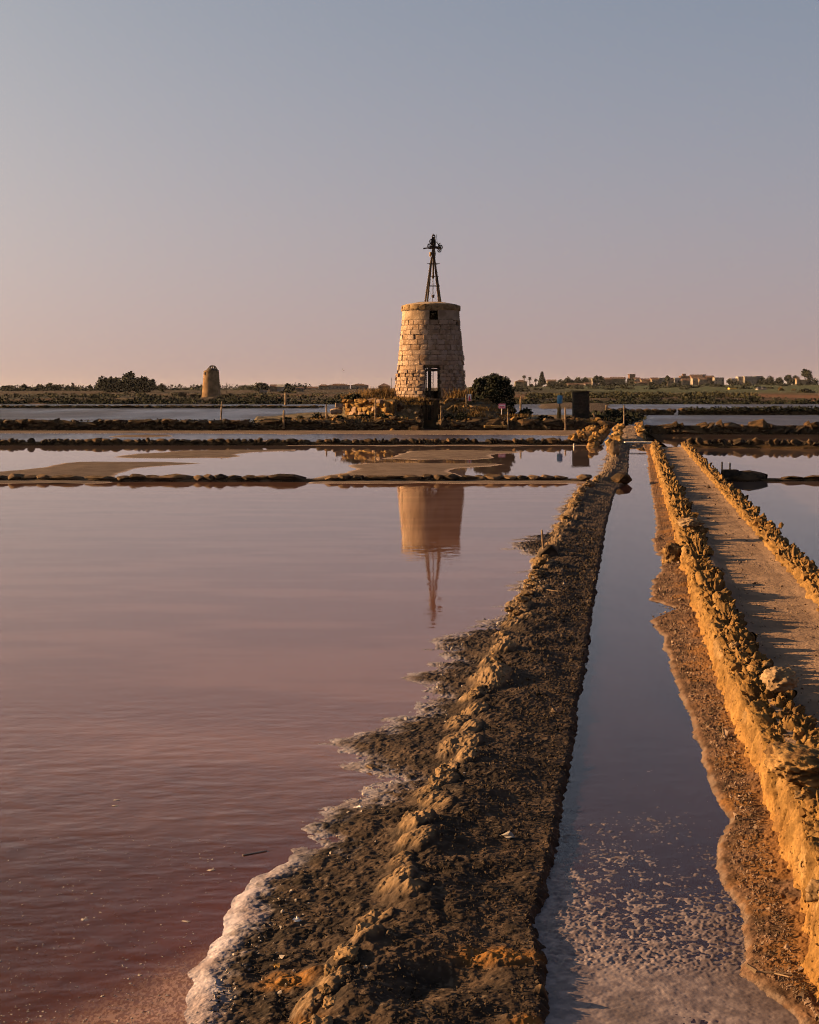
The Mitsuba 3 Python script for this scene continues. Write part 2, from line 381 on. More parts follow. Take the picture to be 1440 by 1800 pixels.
sheet('water', [(bx(1.0, 71), 67), (90, 67), (90, 86), (bx(1.0, 86), 86)], 'mat_water_calm', 'narrow still pan between the two right-hand dykes')
sheet('water', [(bx(0.2, 93.5), 86), (160, 86), (200, 262), (bx(0.2, 130), 262)], 'mat_water_windy', 'wide wind-ruffled pan on the far right')
sheet('water', [(-160, 93.5), (bx(0.2, 93.5), 93.5), (bx(0.2, 130), 262), (-200, 262)], 'mat_water_windy', 'wide wind-ruffled pan on the far left')
sheet('water', [(bx(-0.72, 69), 69), (bx(1.0, 69), 69), (bx(1.0, 93.5), 93.5), (bx(-0.72, 93.5), 93.5)], 'mat_water_calm', 'short stretch of channel behind the white plank') if False else None

# ------------------------------------------------------------------ central mud bank
rng = np.random.default_rng(7)
def rows(y0, y1, step): return 6720 / np.arange(y0, y1, -step)
S = np.concatenate([rows(1265, 420, 1.25), rows(420, 96, 0.85)])
U = np.linspace(0, 1, 430)
tl, tr, tc = np.interp(S, s_sh, t_sh), np.interp(S, s_re, t_re), np.interp(S, s_cr, t_cr)
t0 = np.minimum(tl - 0.9, tc - 0.5); t1 = tr + 0.25
BT = t0[:, None] * (1 - U) + t1[:, None] * U; BS = np.repeat(S[:, None], len(U), 1)
BXX = BT + K * BS
fadeq = np.clip(BS / 12, 0.75, 1.6)
L = BT - (tl[:, None] + 0.16 * (fb(BXX, BS, 2.2, 31, 3) - 0.5) + 0.05 * (fb(BXX, BS, 11, 32, 2) - 0.5) + 0.34 * np.clip(BS / 13, 0.5, 2.0) * (fb(BXX * 0.7, BS * 2.6, 1.0, 30, 4) - 0.5))     # distance inland from the waterline
R = (tr[:, None] + 0.065 + 0.06 * (fb(BXX, BS, 5, 33, 3) - 0.5)) - BT                                             # distance in from the channel side
C = BT - (tc[:, None] + 0.16 * (fb(BXX, BS, 1.6, 34, 3) - 0.5))                                             # distance right of the crest
# crest lumps
lump = np.zeros_like(BT); s = 5.2
LUMPS = []
while s < 66:
    if rng.random() < 0.88:
        LUMPS.append((np.interp(s, s_cr, t_cr) + rng.normal(0.06, 0.06), s, rng.uniform(0.05, 0.085) * (1 + s / 16), rng.uniform(0.06, 0.13) * (1 + s / 10), rng.uniform(0.025, 0.055) * (1 + s / 25)))
    s += rng.uniform(0.11, 0.25) * (1 + s / 12)
for (px, py, rt, rs, h) in [(868, 1185, 0.19, 0.62, 0.15), (838, 1240, 0.14, 0.22, 0.11), (822, 1298, 0.15, 0.26, 0.10), (765, 1395, 0.13, 0.20, 0.07), (735, 1430, 0.09, 0.14, 0.06), (718, 1465, 0.10, 0.15, 0.07), (690, 1535, 0.11, 0.16, 0.08), (632, 1640, 0.08, 0.11, 0.07), (915, 1060, 0.16, 0.6, 0.12), (960, 985, 0.2, 0.5, 0.13), (505, 1690, 0.08, 0.07, 0.04), (520, 1790, 0.10, 0.10, 0.07), (880, 1665, 0.17, 0.08, 0.06), (905, 1770, 0.10, 0.09, 0.04), (955, 1716, 0.05, 0.04, 0.06)]:
    t_, s_ = ts(px, py, 0.12); LUMPS.append((t_, s_, rt * 0.85, rs * 0.9, h * 0.72))
wob = 0.8 * (fb(BXX, BS, 4, 36, 3) - 0.5)
for (t_, s_, rt, rs, h) in LUMPS:
    m = np.abs(S - s_) < rs * 1.6
    q = ((BT[m] - t_) / rt) ** 2 + ((BS[m] - s_) / rs) ** 2
    lump[m] = np.maximum(lump[m], h * np.clip(1 - q + wob[m], 0, 1.15) ** 0.62)
pit = np.zeros_like(BT)
for (px, py, rt, rs, h) in [(800, 1690, 0.2, 0.14, 0.09), (720, 1725, 0.14, 0.14, 0.07), (870, 1520, 0.12, 0.14, 0.05), (760, 1520, 0.14, 0.1, 0.06), (900, 1390, 0.12, 0.12, 0.04), (820, 1480, 0.16, 0.15, 0.04)]:
    t_, s_ = ts(px, py, 0.12)
    q = ((BT - t_) / rt) ** 2 + ((BS - s_) / rs) ** 2
    pit += h * np.exp(-q * 1.2)
n_med = fb(BXX, BS, 3.2, 41, 3) - 0.5
n_clod = np.abs(fb(BXX, BS, 13, 42, 3) - 0.5) * 2
n_fine = fb(BXX, BS, 42, 43, 2) - 0.5
n_c2 = np.abs(fb(BXX, BS, 5.5, 53, 3) - 0.5) * 2
rimw = np.interp(BS, [5.5, 7.4, 9, 12, 20, 40], [0.24, 0.18, 0.085, 0.05, 0.03, 0.03])
mudm = np.clip(sst(0.25, 1.15, (L + np.minimum(0.30, rimw * 2.2) * (fb(BXX, BS, 5, 44, 4) - 0.5) + 0.14 * (fb(BXX, BS, 26, 39, 2) - 0.5)) / rimw), 0, 1)             # 0 on the salt rim, 1 on the mud
cliff = sst(8.6, 7.4, BS)
ragn = 0.030 * np.clip(BS / 14, 0.7, 1.5) * (fb(BXX * 0.8, BS * 1.5, 2.6, 28, 4) - 0.5) + 0.016 * (fb(BXX, BS, 13, 29, 3) - 0.5)
flat = 0.055 * np.clip(L - 0.05, -3, 0.55) + ragn * sst(0.9, 0.3, np.abs(L))
fore = (0.024 * sst(-0.02, 0.10, L) + 0.012 * sst(0.1, 0.9, L) - 0.16 * sst(0.0, -0.25, L)) * cliff + flat * (1 - cliff)
hb = 0.095 + 0.07 * n_med
fall = 1 - 0.80 * sst(0.15, 1.0, C / np.maximum(C + R, 0.3))
top = fore + (hb - 0.02) * sst(-0.14, 0.26, C + 0.2 * n_med) * fall
Z = top + lump * (0.75 + 0.45 * n_fine + 0.30 * (n_clod - 0.25)) - pit * fall + mudm * ((0.030 * n_clod + 0.045 * (n_c2 - 0.3) * sst(11, 7, BS) * sst(0.05, 0.3, R)) * (0.4 + 0.6 * fall) - 0.008 + 0.012 * n_fine + 0.03 * n_med * sst(0.2, 0.6, L)) * fadeq * (cliff + (1 - cliff) * sst(-0.05, 0.35, L))
Z += cliff * (1 - mudm) * sst(0.0, 0.08, L) * (0.012 * (fb(BXX, BS, 9, 45, 3) - 0.3) + 0.004 * n_fine)
side = sst(0.0, 0.16, R + 0.06 * n_clod)
Z = Z * side - 0.12 * (1 - side)
lm = sst(0.015, 0.05, lump)
bc = mix3((0.0125, 0.0080, 0.0058), (0.046, 0.0295, 0.0205), sst(0.3, 0.75, fb(BXX, BS, 7, 46, 4)))
bc = mix3(bc, (0.145, 0.092, 0.050), np.clip(lm * (0.55 + 0.5 * (fb(BXX, BS, 10, 47, 3))), 0, 1) * sst(0.25, 0.5, fb(BXX, BS, 25, 48, 2) + 0.15))
och = np.zeros_like(BT)
for (px, py, rt, rs) in [(505, 1690, 0.13, 0.11), (500, 1790, 0.16, 0.16), (880, 1660, 0.22, 0.10), (940, 1780, 0.1, 0.12)]:
    t_, s_ = ts(px, py, 0.12); och = np.maximum(och, np.exp(-(((BT - t_) / rt) ** 2 + ((BS - s_) / rs) ** 2) ** 2))
bc = mix3(bc, (0.15, 0.066, 0.014), och * sst(0.3, 0.6, fb(BXX, BS, 18, 49, 3) + 0.12))
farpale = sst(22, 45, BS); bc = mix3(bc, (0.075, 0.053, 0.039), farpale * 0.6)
spk = sst(0.72, 0.80, fb(BXX, BS, 38, 50, 2)); bc = mix3(bc, (0.13, 0.095, 0.07), spk * 0.4)
saltz = 0.8 * sst(0.014, 0.003, Z + 0.010 * (fb(BXX, BS, 16, 38, 3) - 0.5)) * sst(-0.5, 0.0, L + 0.35) * (1 - cliff) * sst(0.6, 0.1, L)
mudm = mudm * cliff + (1 - cliff) * (1 - 0.8 * saltz)
salt = mix3((0.1668, 0.1342, 0.1464), (0.2844, 0.2545, 0.2916), sst(0.3, 0.65, fb(BXX, BS, 7, 51, 4)))
salt = mix3(salt, (0.120, 0.084, 0.066), sst(0.5, 0.75, fb(BXX, BS, 30, 52, 2)) * sst(0.03, 0.2, L) * 0.8)
bc = mix3(salt, bc, mudm)
wet = sst(0.03, -0.02, Z); bc = bc * (1 - 0.35 * wet[..., None] * mudm[..., None])
bank = struct('mud_bank', grid_mesh(BXX, BS, Z), 'mat_mud', True, label='dark lumpy mud bank with a white salt rim running towards the windmill', cat='bank', color=bc.reshape(-1, 3))
from scipy.interpolate import RegularGridInterpolator
bank_z = RegularGridInterpolator((S[::-1], U), Z[::-1], bounds_error=False, fill_value=-1.0)
def bank_at(t, s_):
    a = np.interp(s_, S[::-1], t0[::-1]); b = np.interp(s_, S[::-1], t1[::-1])
    return bank_z(np.stack([s_, np.clip((t - a) / (b - a), 0, 1)], -1))

# worn kerb stones half sunk in its crest
kv = [ply(lumpy(1.0, 1.0, 1.0, 300 + i, 3, 0.5), f'mat_kerb_{i % 3}', smooth=True) for i in range(7)]
rk = np.random.default_rng(64); q_s = 5.4
while q_s < 42:
    sx_ = rk.uniform(0.017, 0.038) * (1 + q_s / 14); ly_ = sx_ * rk.uniform(1.0, 2.1)
    t_ = float(np.interp(q_s, s_cr, t_cr)) + rk.normal(0.05, 0.03); z_ = float(bank_at(np.array([t_]), np.array([q_s]))[0])
    if rk.random() < 0.8 and z_ > 0.02:
        part(bank, 'stone', kv[rk.integers(0, 7)], None, to_world=T().translate([float(bx(t_, q_s)), float(q_s), z_ + sx_ * 0.05]).rotate([0, 0, 1], float(rk.uniform(-25, 10))).rotate([0, 1, 0], float(rk.normal(0, 10))).scale([float(sx_), float(ly_), float(sx_ * rk.uniform(0.5, 0.8))]))
    q_s += (sx_ + ly_) * rk.uniform(0.7, 1.6) * (1 + q_s / 60)

# clods and gravel strewn over the bank, one mass nobody could count
n = 13000
sy = 6720 / rng.uniform(250, 1260, n); a = np.interp(sy, s_sh, t_sh) + 0.12; b = np.interp(sy, s_re, t_re) - 0.06
tt = a + (b - a) * rng.random(n); zz = bank_at(tt, sy)
sz = rng.lognormal(math.log(0.0055), 0.65, n).clip(0, 0.015) * np.clip(sy / 9, 0.8, 2.2); ok = zz > 0.02
k = thing('mud_clods', 'dark crumbs of mud strewn over the bank', 'mud', kind='stuff')
obj(k, scatter(np.stack([bx(tt, sy), sy, zz + sz * 0.2], -1)[ok], sz[ok], rng, 8), 'mat_clod')
n = 1100
sy = 6720 / rng.uniform(330, 1240, n); a = np.interp(sy, s_sh, t_sh); w = np.abs(rng.normal(0.12, 0.22, n)); tt = a + w; zz = bank_at(tt, sy)
sz = rng.lognormal(math.log(0.007), 0.45, n) * np.clip(sy / 9, 0.8, 2.0); ok = (zz > 0.0) & (tt < np.interp(sy, s_re, t_re))
k = thing('salt_crumbs', 'pale salt crumbs and shell grit along the rim of the bank', 'salt', kind='stuff')
obj(k, scatter(np.stack([bx(tt, sy), sy, zz + sz * 0.2], -1)[ok], sz[ok], rng, 8), 'mat_fleck')

# ------------------------------------------------------------------ channel floor: salt crust that rises out of the water towards the camera
S2 = 6720 / np.arange(1265, 470, -1.4); U2 = np.linspace(0, 1, 330)
a = np.interp(S2, s_re, t_re) - 0.12; b = np.interp(S2, s_cs, t_cs) + 0.12
CT = a[:, None] * (1 - U2) + b[:, None] * U2; CS_ = np.repeat(S2[:, None], len(U2), 1); CX = CT + K * CS_
rise = np.interp(6720 / CS_ + YH, [1150, 1250, 1350, 1430, 1520, 1620, 1710, 1950], [-0.0150, -0.0100, -0.0078, -0.0055, -0.0022, 0.0010, 0.003, 0.004])
rip = fb(CX, CS_, 36, 61, 2) - 0.5
rough = np.interp(6720 / CS_ + YH, [1300, 1690, 1720, 1800], [1, 1, 0.35, 0.3])
lanes = (fb(CX * 1.0, CS_ * 0.6, 3.0, 62, 3) - 0.5)
lft = CT - np.interp(CS_, s_re, t_re); rgt = np.interp(CS_, s_cs, t_cs) - CT
CZ = rise + 0.022 * rip * rough + 0.010 * lanes + 0.006 * sst(0.16, 0.0, lft) * sst(10, 7, CS_)
cr_c = mix3((0.0892, 0.0680, 0.0714), (0.1573, 0.1241, 0.1258), sst(0.35, 0.65, fb(CX, CS_, 20, 63, 3)))
cr_c = mix3(cr_c, (0.060, 0.044, 0.040), sst(0.45, 0.7, fb(CX, CS_, 2.2, 64, 3)) * 0.6)
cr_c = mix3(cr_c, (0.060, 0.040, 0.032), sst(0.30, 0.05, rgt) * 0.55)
k = thing('salt_crust', 'lilac grey rippled salt crust surfacing in the near channel', 'salt', kind='stuff')
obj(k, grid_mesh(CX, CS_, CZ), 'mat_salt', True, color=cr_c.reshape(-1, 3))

# ------------------------------------------------------------------ mud strip below the ochre wall
S3 = np.concatenate([6720 / np.arange(1265, 380, -1.5), 6720 / np.arange(380, 96, -1.0)])
U3 = np.linspace(0, 1, 200)
a = np.interp(S3, s_cs, t_cs) - 0.22; b = np.maximum(np.interp(S3, s_cs, t_cs) + 0.1, 0.92)
MT = a[:, None] * (1 - U3) + b[:, None] * U3; MS = np.repeat(S3[:, None], len(U3), 1); MX = MT + K * MS
ML = MT - (np.interp(MS, s_cs, t_cs) + 0.10 * (fb(MX, MS, 4, 71, 3) - 0.5) * np.clip(MS / 10, 0.8, 2) + 0.03 * (fb(MX, MS, 18, 72, 2) - 0.5))
mclod = np.abs(fb(MX, MS, 20, 73, 3) - 0.5) * 2
MZ = 0.022 * sst(-0.01, 0.05, ML) + 0.05 * sst(0.05, 0.5, ML) + sst(0.03, 0.12, ML) * (0.022 * mclod + 0.012 * (fb(MX, MS, 50, 74, 2) - 0.5)) - 0.14 * sst(0.0, -0.18, ML)
mc = mix3((0.0428, 0.0233, 0.0134), (0.0952, 0.0526, 0.0312), sst(0.3, 0.7, fb(MX, MS, 9, 75, 4)))
mc = mix3(mc, (0.1260, 0.0567, 0.0147), sst(0.45, 0.7, fb(MX, MS, 3.5, 76, 3) + 0.6 * (MT - 0.66)) * 0.75)
mc = mix3((0.1181, 0.0835, 0.0655), mc, np.clip(sst(-0.02, 0.045, ML + 0.14 * (fb(MX, MS, 12, 77, 3) - 0.5)), 0.3, 1))
struct('mud_shelf', grid_mesh(MX, MS, MZ), 'mat_mud', True, label='brown mud shelf at the foot of the ochre wall', cat='mud', color=mc.reshape(-1, 3))
n = 3500
sy = 6720 / rng.uniform(260, 1250, n); a = np.interp(sy, s_cs, t_cs) + 0.05; tt = a + (0.80 - a) * rng.random(n)
sz = rng.lognormal(math.log(0.006), 0.5, n) * np.clip(sy / 9, 0.8, 2.0)
k = thing('gravel', 'brown and pale grit on the mud shelf below the ochre wall', 'gravel', kind='stuff')
obj(k, scatter(np.stack([bx(tt, sy), sy, 0.055 + 0 * tt], -1), sz, rng, 8), 'mat_gravel')

# ------------------------------------------------------------------ ochre walls along the footpath
def wall_strip(prof, srange, seed, amp, tops, color_fn, nv=120, jag=0.1, shift=1.0):
    """sweep a profile [(t,z)...] along the bank direction and erode it in three dimensions"""
    prof = np.array(prof, float)
    d = np.r_[0, np.cumsum(np.linalg.norm(np.diff(prof, axis=0), axis=1))]
    q = np.linspace(0, d[-1], nv)
    pt, pz = np.interp(q, d, prof[:, 0]), np.interp(q, d, prof[:, 1])
    nt, nz = np.gradient(pz), -np.gradient(pt); ln = np.hypot(nt, nz); nt, nz = -nt / ln, -nz / ln
    k5 = np.ones(9) / 9
    nt = np.convolve(np.pad(nt, 4, 'edge'), k5, 'valid'); nz = np.convolve(np.pad(nz, 4, 'edge'), k5, 'valid')
    s_ = srange
    Tt = np.repeat(pt[None], len(s_), 0); Zz = np.repeat(pz[None], len(s_), 0); Ss = np.repeat(s_[:, None], nv, 1)
    zmax = prof[:, 1].max(); zmin = prof[0, 1]
    Tt = Tt + np.interp(Ss, [6.0, 7.0, 9.5, 11.5, 14, 17, 26], [0.08, 0.10, 0.11, 0.03, 0.0, -0.03, 0.0]) * shift
    Tt = Tt + np.interp(Ss, [6, 9.5, 12.5], [0.13, 0.13, 0.0]) * sst(0.92, 1.02, Tt) * shift
    up = sst(tops - 0.10, tops, Zz)                       # 1 on the crumbling top
    jagn = fb(Ss * 0 + 3.3, Ss, 1.5, seed + 3, 3) - 0.5
    X0 = Tt + K * Ss
    big = fb(X0, Ss, 2.0, seed, 3, Zz) - 0.5
    mid = fb(X0, Ss, 7.0, seed + 1, 4, Zz) - 0.5
    holes = np.abs(fb(X0, Ss, 11, seed + 2, 3, Zz * 0.6) - 0.5) * 2
    run = fb(X0, Ss, 9.0, seed + 4, 3, Zz * 0.22) - 0.5; fine = fb(X0, Ss, 26.0, seed + 5, 2, Zz) - 0.5
    pitn = sst(0.62, 0.80, fb(X0, Ss, 8.0, seed + 6, 2, Zz * 0.7))
    disp = amp * (0.8 * big + 0.6 * mid + 0.75 * run * (1 - up) + 0.22 * fine - 0.55 * pitn) + up * (0.20 * (holes - 0.35) + 0.14 * mid + 0.05 * fine) * (amp / 0.12)
    sc = np.clip(Ss / 14, 1.0, 1.5)
    Tn = Tt + nt * disp * sc; Zn = Zz + nz * disp * sc + up * jag * jagn
    return Tn, Ss, Zn, dict(up=up, big=big, mid=mid, holes=holes, X=Tn + K * Ss)


SW = np.concatenate([6720 / np.arange(1300, 380, -1.3), 6720 / np.arange(380, 104, -0.7)])
prof = [(0.75, -0.10), (0.78, 0.05), (0.80, 0.20), (0.82, 0.33), (0.87, 0.40), (0.98, 0.44), (1.06, 0.44), (1.12, 0.39), (1.15, 0.22)]
Tn, Ss, Zn, q = wall_strip(prof, SW, 81, 0.12, 0.39, None, 190, 0.22)
c = mix3((0.080, 0.0435, 0.0140), (0.158, 0.090, 0.031), sst(0.3, 0.7, fb(q['X'], Ss, 5, 84, 4, Zn)))
c = mix3(c, (0.06, 0.036, 0.018), q['up'] * sst(0.45, 0.62, fb(q['X'], Ss, 12, 85, 3, Zn)) * 0.5)
c = mix3(c, (0.21, 0.105, 0.030), sst(0.25, 0.0, Zn) * 0.5)
c = mix3(c, (0.115, 0.062, 0.024), (1 - q['up']) * sst(0.55, 0.72, fb(q['X'] * 1.0, Ss, 9, 86, 3, Zn * 0.25)) * 0.7)
c = mix3(c, (0.20, 0.13, 0.065), (1 - q['up']) * sst(0.62, 0.75, fb(q['X'], Ss, 3, 87, 3, Zn)) * 0.5)
wall = thing('ochre_wall', 'eroded ochre wall with a crumbling top between the channel and the footpath', 'wall')
wq, wS, wZ = q, Ss, Zn
part(wall, 'body', grid_mesh(q['X'], Ss, Zn), 'mat_wall_earth', True, color=c.reshape(-1, 3))
def crumbs_on(q, Tn, Ss, Zn, n, size, rg, face=0.25):
    up = q['up']; w = (up ** 2 + face * (Zn > 0.04)) / np.maximum(Ss, 6)
    w = w.ravel() / w.sum(); i = rg.choice(w.size, n, p=w); top = up.ravel()[i] > 0.5
    sz = rg.lognormal(math.log(size), 0.7, n).clip(0, size * 5) * np.clip(Ss.ravel()[i] / 13, 0.8, 1.7) * np.where(top, 1.0, 0.55)
    p = np.stack([q['X'].ravel()[i], Ss.ravel()[i], Zn.ravel()[i]], -1) + rg.normal(0, 0.3, (n, 3)) * sz[:, None]
    return scatter(p, sz, rg, 12, 8)


part(wall, 'crumbs', crumbs_on(q, Tn, Ss, Zn, 12000, 0.0095, rng), 'mat_crumb', kind='stuff')
for (px, py, d, sx, sz_, lab) in [(1214, 918, 22.8, 0.20, 0.07, 'pale flat stone on the wall top'), (1371, 1194, 10.6, 0.12, 0.085, 'pale rounded rock on the wall top'), (1412, 1345, 8.3, 0.20, 0.10, 'broad pitted stone set in the wall top'), (1183, 978, 22.0, 0.16, 0.20, 'stone block fallen against the wall foot'), (1165, 1078, 17.5, 0.12, 0.06, None)]:
    p = PD(px, py, d); m = lumpy(sx, sx * 1.1, sz_, int(px)); m.apply_translation(p)
    part(wall, 'stone', m, 'mat_pale_rock' if 'pale' in (lab or '') else 'mat_rough_ochre', True, label=lab)

wv = [ply(lumpy(1.0, 1.0, 1.0, 500 + i, 3, 0.55), ['mat_rough_ochre', 'mat_crumb', 'mat_kerb_2'][i % 3], smooth=True) for i in range(9)]
rw = np.random.default_rng(71); up_ = (wq['up'] > 0.4).ravel(); ids = np.nonzero(up_ & (wS.ravel() < 34))[0]; pw = 1.0 / wS.ravel()[ids]; pw /= pw.sum()
for i_ in rw.choice(ids, 120, p=pw, replace=False):
    r_ = rw.uniform(0.03, 0.075) * float(np.clip(wS.ravel()[i_] / 14, 0.75, 1.5))
    part(wall, 'stone', wv[rw.integers(0, 9)], None, to_world=T().translate([float(wq['X'].ravel()[i_]), float(wS.ravel()[i_]), float(wZ.ravel()[i_])]).rotate([0, 0, 1], float(rw.uniform(0, 360))).rotate([1, 0, 0], float(rw.normal(0, 15))).scale([r_ * float(rw.uniform(0.9, 1.5)), r_ * float(rw.uniform(0.8, 1.2)), r_ * float(rw.uniform(0.55, 0.9))]))

# footpath
SP = np.concatenate([6720 / np.arange(1250, 300, -3), 6720 / np.arange(300, 112, -1.2)])
UP = np.linspace(1.06, 2.2, 110)
PT = np.repeat(UP[None], len(SP), 0); PS = np.repeat(SP[:, None], len(UP), 1); PX = PT + K * PS
PZ = 0.30 + 0.03 * (fb(PX, PS, 2.0, 91, 3) - 0.5) + 0.012 * (fb(PX, PS, 14, 92, 3) - 0.5) + 0.05 * sst(1.28, 1.12, PT) + 0.015 * sst(1.95, 2.12, PT)
pc = mix3((0.1106, 0.0706, 0.0480), (0.1615, 0.1062, 0.0732), sst(0.3, 0.7, fb(PX, PS, 3, 93, 4)))
pc = mix3(pc, (0.10, 0.07, 0.05), sst(0.68, 0.78, fb(PX, PS, 12, 94, 3)) * 0.6)
struct('footpath', grid_mesh(PX, PS, PZ), 'mat_mud', True, label='pinkish brown earth footpath between two low ochre walls', cat='path', color=pc.reshape(-1, 3))
n = 900
sy = 6720 / rng.uniform(130, 900, n); tt = 1.2 + 0.85 * rng.beta(0.6, 0.6, n); sz = rng.lognormal(math.log(0.008), 0.5, n) * np.clip(sy / 12, 0.9, 2)
k = thing('gravel', 'small pebbles along both edges of the footpath', 'gravel', kind='stuff')
obj(k, scatter(np.stack([bx(tt, sy), sy, 0.305 + 0 * tt], -1), sz, rng, 8), 'mat_gravel')

SW2 = np.concatenate([6720 / np.arange(1250, 300, -1.4), 6720 / np.arange(300, 108, -0.8)])
prof = [(2.09, 0.22), (2.12, 0.36), (2.15, 0.44), (2.22, 0.49), (2.34, 0.49), (2.42, 0.42), (2.48, 0.2), (2.54, -0.12)]
Tn, Ss, Zn, q = wall_strip(prof, SW2, 101, 0.10, 0.44, None, 90, 0.16, 0.0)
c = mix3((0.080, 0.0435, 0.0140), (0.158, 0.090, 0.031), sst(0.3, 0.7, fb(q['X'], Ss, 5, 104, 4, Zn)))
c = mix3(c, (0.06, 0.036, 0.018), q['up'] * sst(0.42, 0.6, fb(q['X'], Ss, 9, 105, 3, Zn)) * 0.5)
wall2 = thing('ochre_wall', 'low crumbling ochre wall on the far right side of the footpath', 'wall')
part(wall2, 'body', grid_mesh(q['X'], Ss, Zn), 'mat_wall_earth', True, color=c.reshape(-1, 3))
part(wall2, 'crumbs', crumbs_on(q, Tn, Ss, Zn, 9000, 0.0115, rng), 'mat_crumb', kind='stuff')

# ------------------------------------------------------------------ dykes of stones across the pans
def dyke(name, label, px0, px1, d, hz, sx, mats, courses=1, depth=0.5, base_h=0.05, rough=0.35, gap=0.0, px_of_d=None, tag='wall', group=None, jit=0.12, skip=0.04):
    """a long low wall of single stones between two picture columns at depth d; d may be (d0, d1)"""
    d0, d1 = (d, d) if np.isscalar(d) else d
    a = np.array([(px0 - 720) * d0 / F, d0]); b = np.array([(px1 - 720) * d1 / F, d1])
    L = np.linalg.norm(b - a); u = (b - a) / L; w = np.array([-u[1], u[0]])
    ang = math.degrees(math.atan2(u[1], u[0]))
    k = thing(name, label, tag, group)
    n = int(L / sx * 2) + 4; q = np.linspace(0, L, n)
    prof = np.array([-depth * 0.55, -depth * 0.42, -depth * 0.2, depth * 0.2, depth * 0.42, depth * 0.55]); ph = np.array([-0.15, base_h * 0.6, base_h, base_h, base_h * 0.6, -0.15])
    X = a[0] + u[0] * q[:, None] + w[0] * prof; Y = a[1] + u[1] * q[:, None] + w[1] * prof
    Zb = np.repeat(ph[None], n, 0) + (ph > 0) * 0.12 * (fb(X, Y, 1.3, 5, 3) - 0.5) * max(base_h, 0.12)
    i = np.arange(n * 6).reshape(n, 6)
    aa, bb, cc, dd = i[:-1, :-1].ravel(), i[:-1, 1:].ravel(), i[1:, 1:].ravel(), i[1:, :-1].ravel()
    f = np.vstack([np.stack([aa, cc, bb], 1), np.stack([aa, dd, cc], 1)])
    m = trimesh.Trimesh(np.stack([X, Y, Zb], -1).reshape(-1, 3), f, process=False)
    if m.face_normals[:, 2].mean() < 0: m.invert()
    part(k, 'core', m, mats[0])
    vs = [ply(block(1, 1, 1, rng, 0.28, rough) if courses > 1 else block(1, 1, 1, rng, 0.30, 0.09), mats[j % len(mats)], smooth=30) for j in range(9)]
    zc = base_h if courses == 1 else 0.0
    ch = hz / courses
    for c_ in range(courses):
        x = rng.uniform(-0.5, 0) * sx
        while x < L:
            l = sx * rng.uniform(0.55, 1.0) * (1.0 if rng.random() < 0.7 else 2.2)
            if rng.random() > skip + (0.12 if c_ == courses - 1 and courses > 1 else 0):
                p = a + u * (x + l / 2) + w * rng.normal(0, 0.05 * depth)
                h = ch * rng.uniform(0.8, 1.25) if courses == 1 or c_ == courses - 1 else ch * 1.02
                z = (base_h * 0.5 + h * 0.42) if courses == 1 else c_ * ch + h / 2
                tw = T().translate([float(p[0]), float(p[1]), float(z)]).rotate([0, 0, 1], ang + float(rng.normal(0, 4 if courses > 1 else 12))).rotate([1, 0, 0], float(rng.normal(0, 3))).scale([float(l * (1 - gap)), float(depth * rng.uniform(0.8, 1.05)), float(h)])
                part(k, 'stone', vs[rng.integers(0, len(vs))], None, to_world=tw)
            x += l
    return k


LONG = dict(rough=0.3)
dyke('stone_dyke', 'nearest low dyke of separate flat stones across the still pan', -60, 1030, 41.8, 0.16, 0.55, DYKE1, 1, 0.55, 0.075, skip=0.04)
dyke('stone_dyke', 'second dyke of dark lumpy stones behind the sand spits', -60, 1052, 69.0, 0.24, 0.30, DYKE, 1, 0.6, 0.17, skip=0.03)
dyke('stone_wall', 'long dark wall of squared blocks in front of the windmill island', -60, 735, 93.0, 0.70, 0.55, DYKE, 3, 0.6, 0.60)
dyke('stone_wall', 'dark block wall with pale boulders in front of the signs', 778, 1062, 93.0, 0.66, 0.62, DYKE, 2, 0.6, 0.55)
dyke('stone_wall', 'dark block wall with a lit upper course at the back of the right pan', 1128, 1520, 86.0, 0.62, 0.5, DYKE, 2, 0.7, 0.55)
dyke('stone_dyke', 'dark low dyke right of the far end of the footpath', 1212, 1520, (66.5, 64.0), 0.30, 0.34, DYKE, 1, 0.6, 0.22, skip=0.02)
dyke('mud_dyke', 'thin dark dyke left of the gap in the windy right pan', 1072, 1184, 152, 0.5, 1.0, DYKE, 1, 1.2, 0.45, skip=0.0)
dyke('mud_dyke', 'thin dark dyke right of the gap in the windy right pan', 1194, 1560, 152, 0.5, 1.0, DYKE, 1, 1.2, 0.45, skip=0.0)
dyke('mud_dyke', 'thin dark dyke across the windy far left pan', -60, 560, 205, 0.32, 1.3, DYKE, 1, 1.4, 0.26, skip=0.0)
dyke('stone_dyke', 'pale rocky spit beyond the sluice posts on the right', 1330, 1520, 42.0, 0.13, 0.4, DYKE, 1, 0.6, 0.07, skip=0.1)

# little sluice with two posts at the start of that spit
k = thing('sluice', 'dark mud sluice block with two short posts beside the right-hand wall', 'sluice')
p = P(1300, 845)
part(k, 'block', trimesh.Trimesh(rock(rng, 40, 0.8).vertices * [0.85, 0.5, 0.30] + p + [0.1, 0, 0.08], rock(rng, 40, 0.8).faces) if False else hull(rock(rng, 40, 0.8).vertices * [0.85, 0.5, 0.30] + p + [0.1, 0, 0.08]), DYKE[2], 30)
part(k, 'sill', box(0.42, 0.4, 0.34, p + [-0.28, 0, 0.17]), 'mat_dark_wood')
for px, h in ((1269, 0.58), (1283, 0.55)):
    q_ = P(px, 845); part(k, 'post', bar(q_ + [0, 0, -0.1], q_ + [0.01, 0, h], 0.03, 0.025), 'mat_dark_wood')

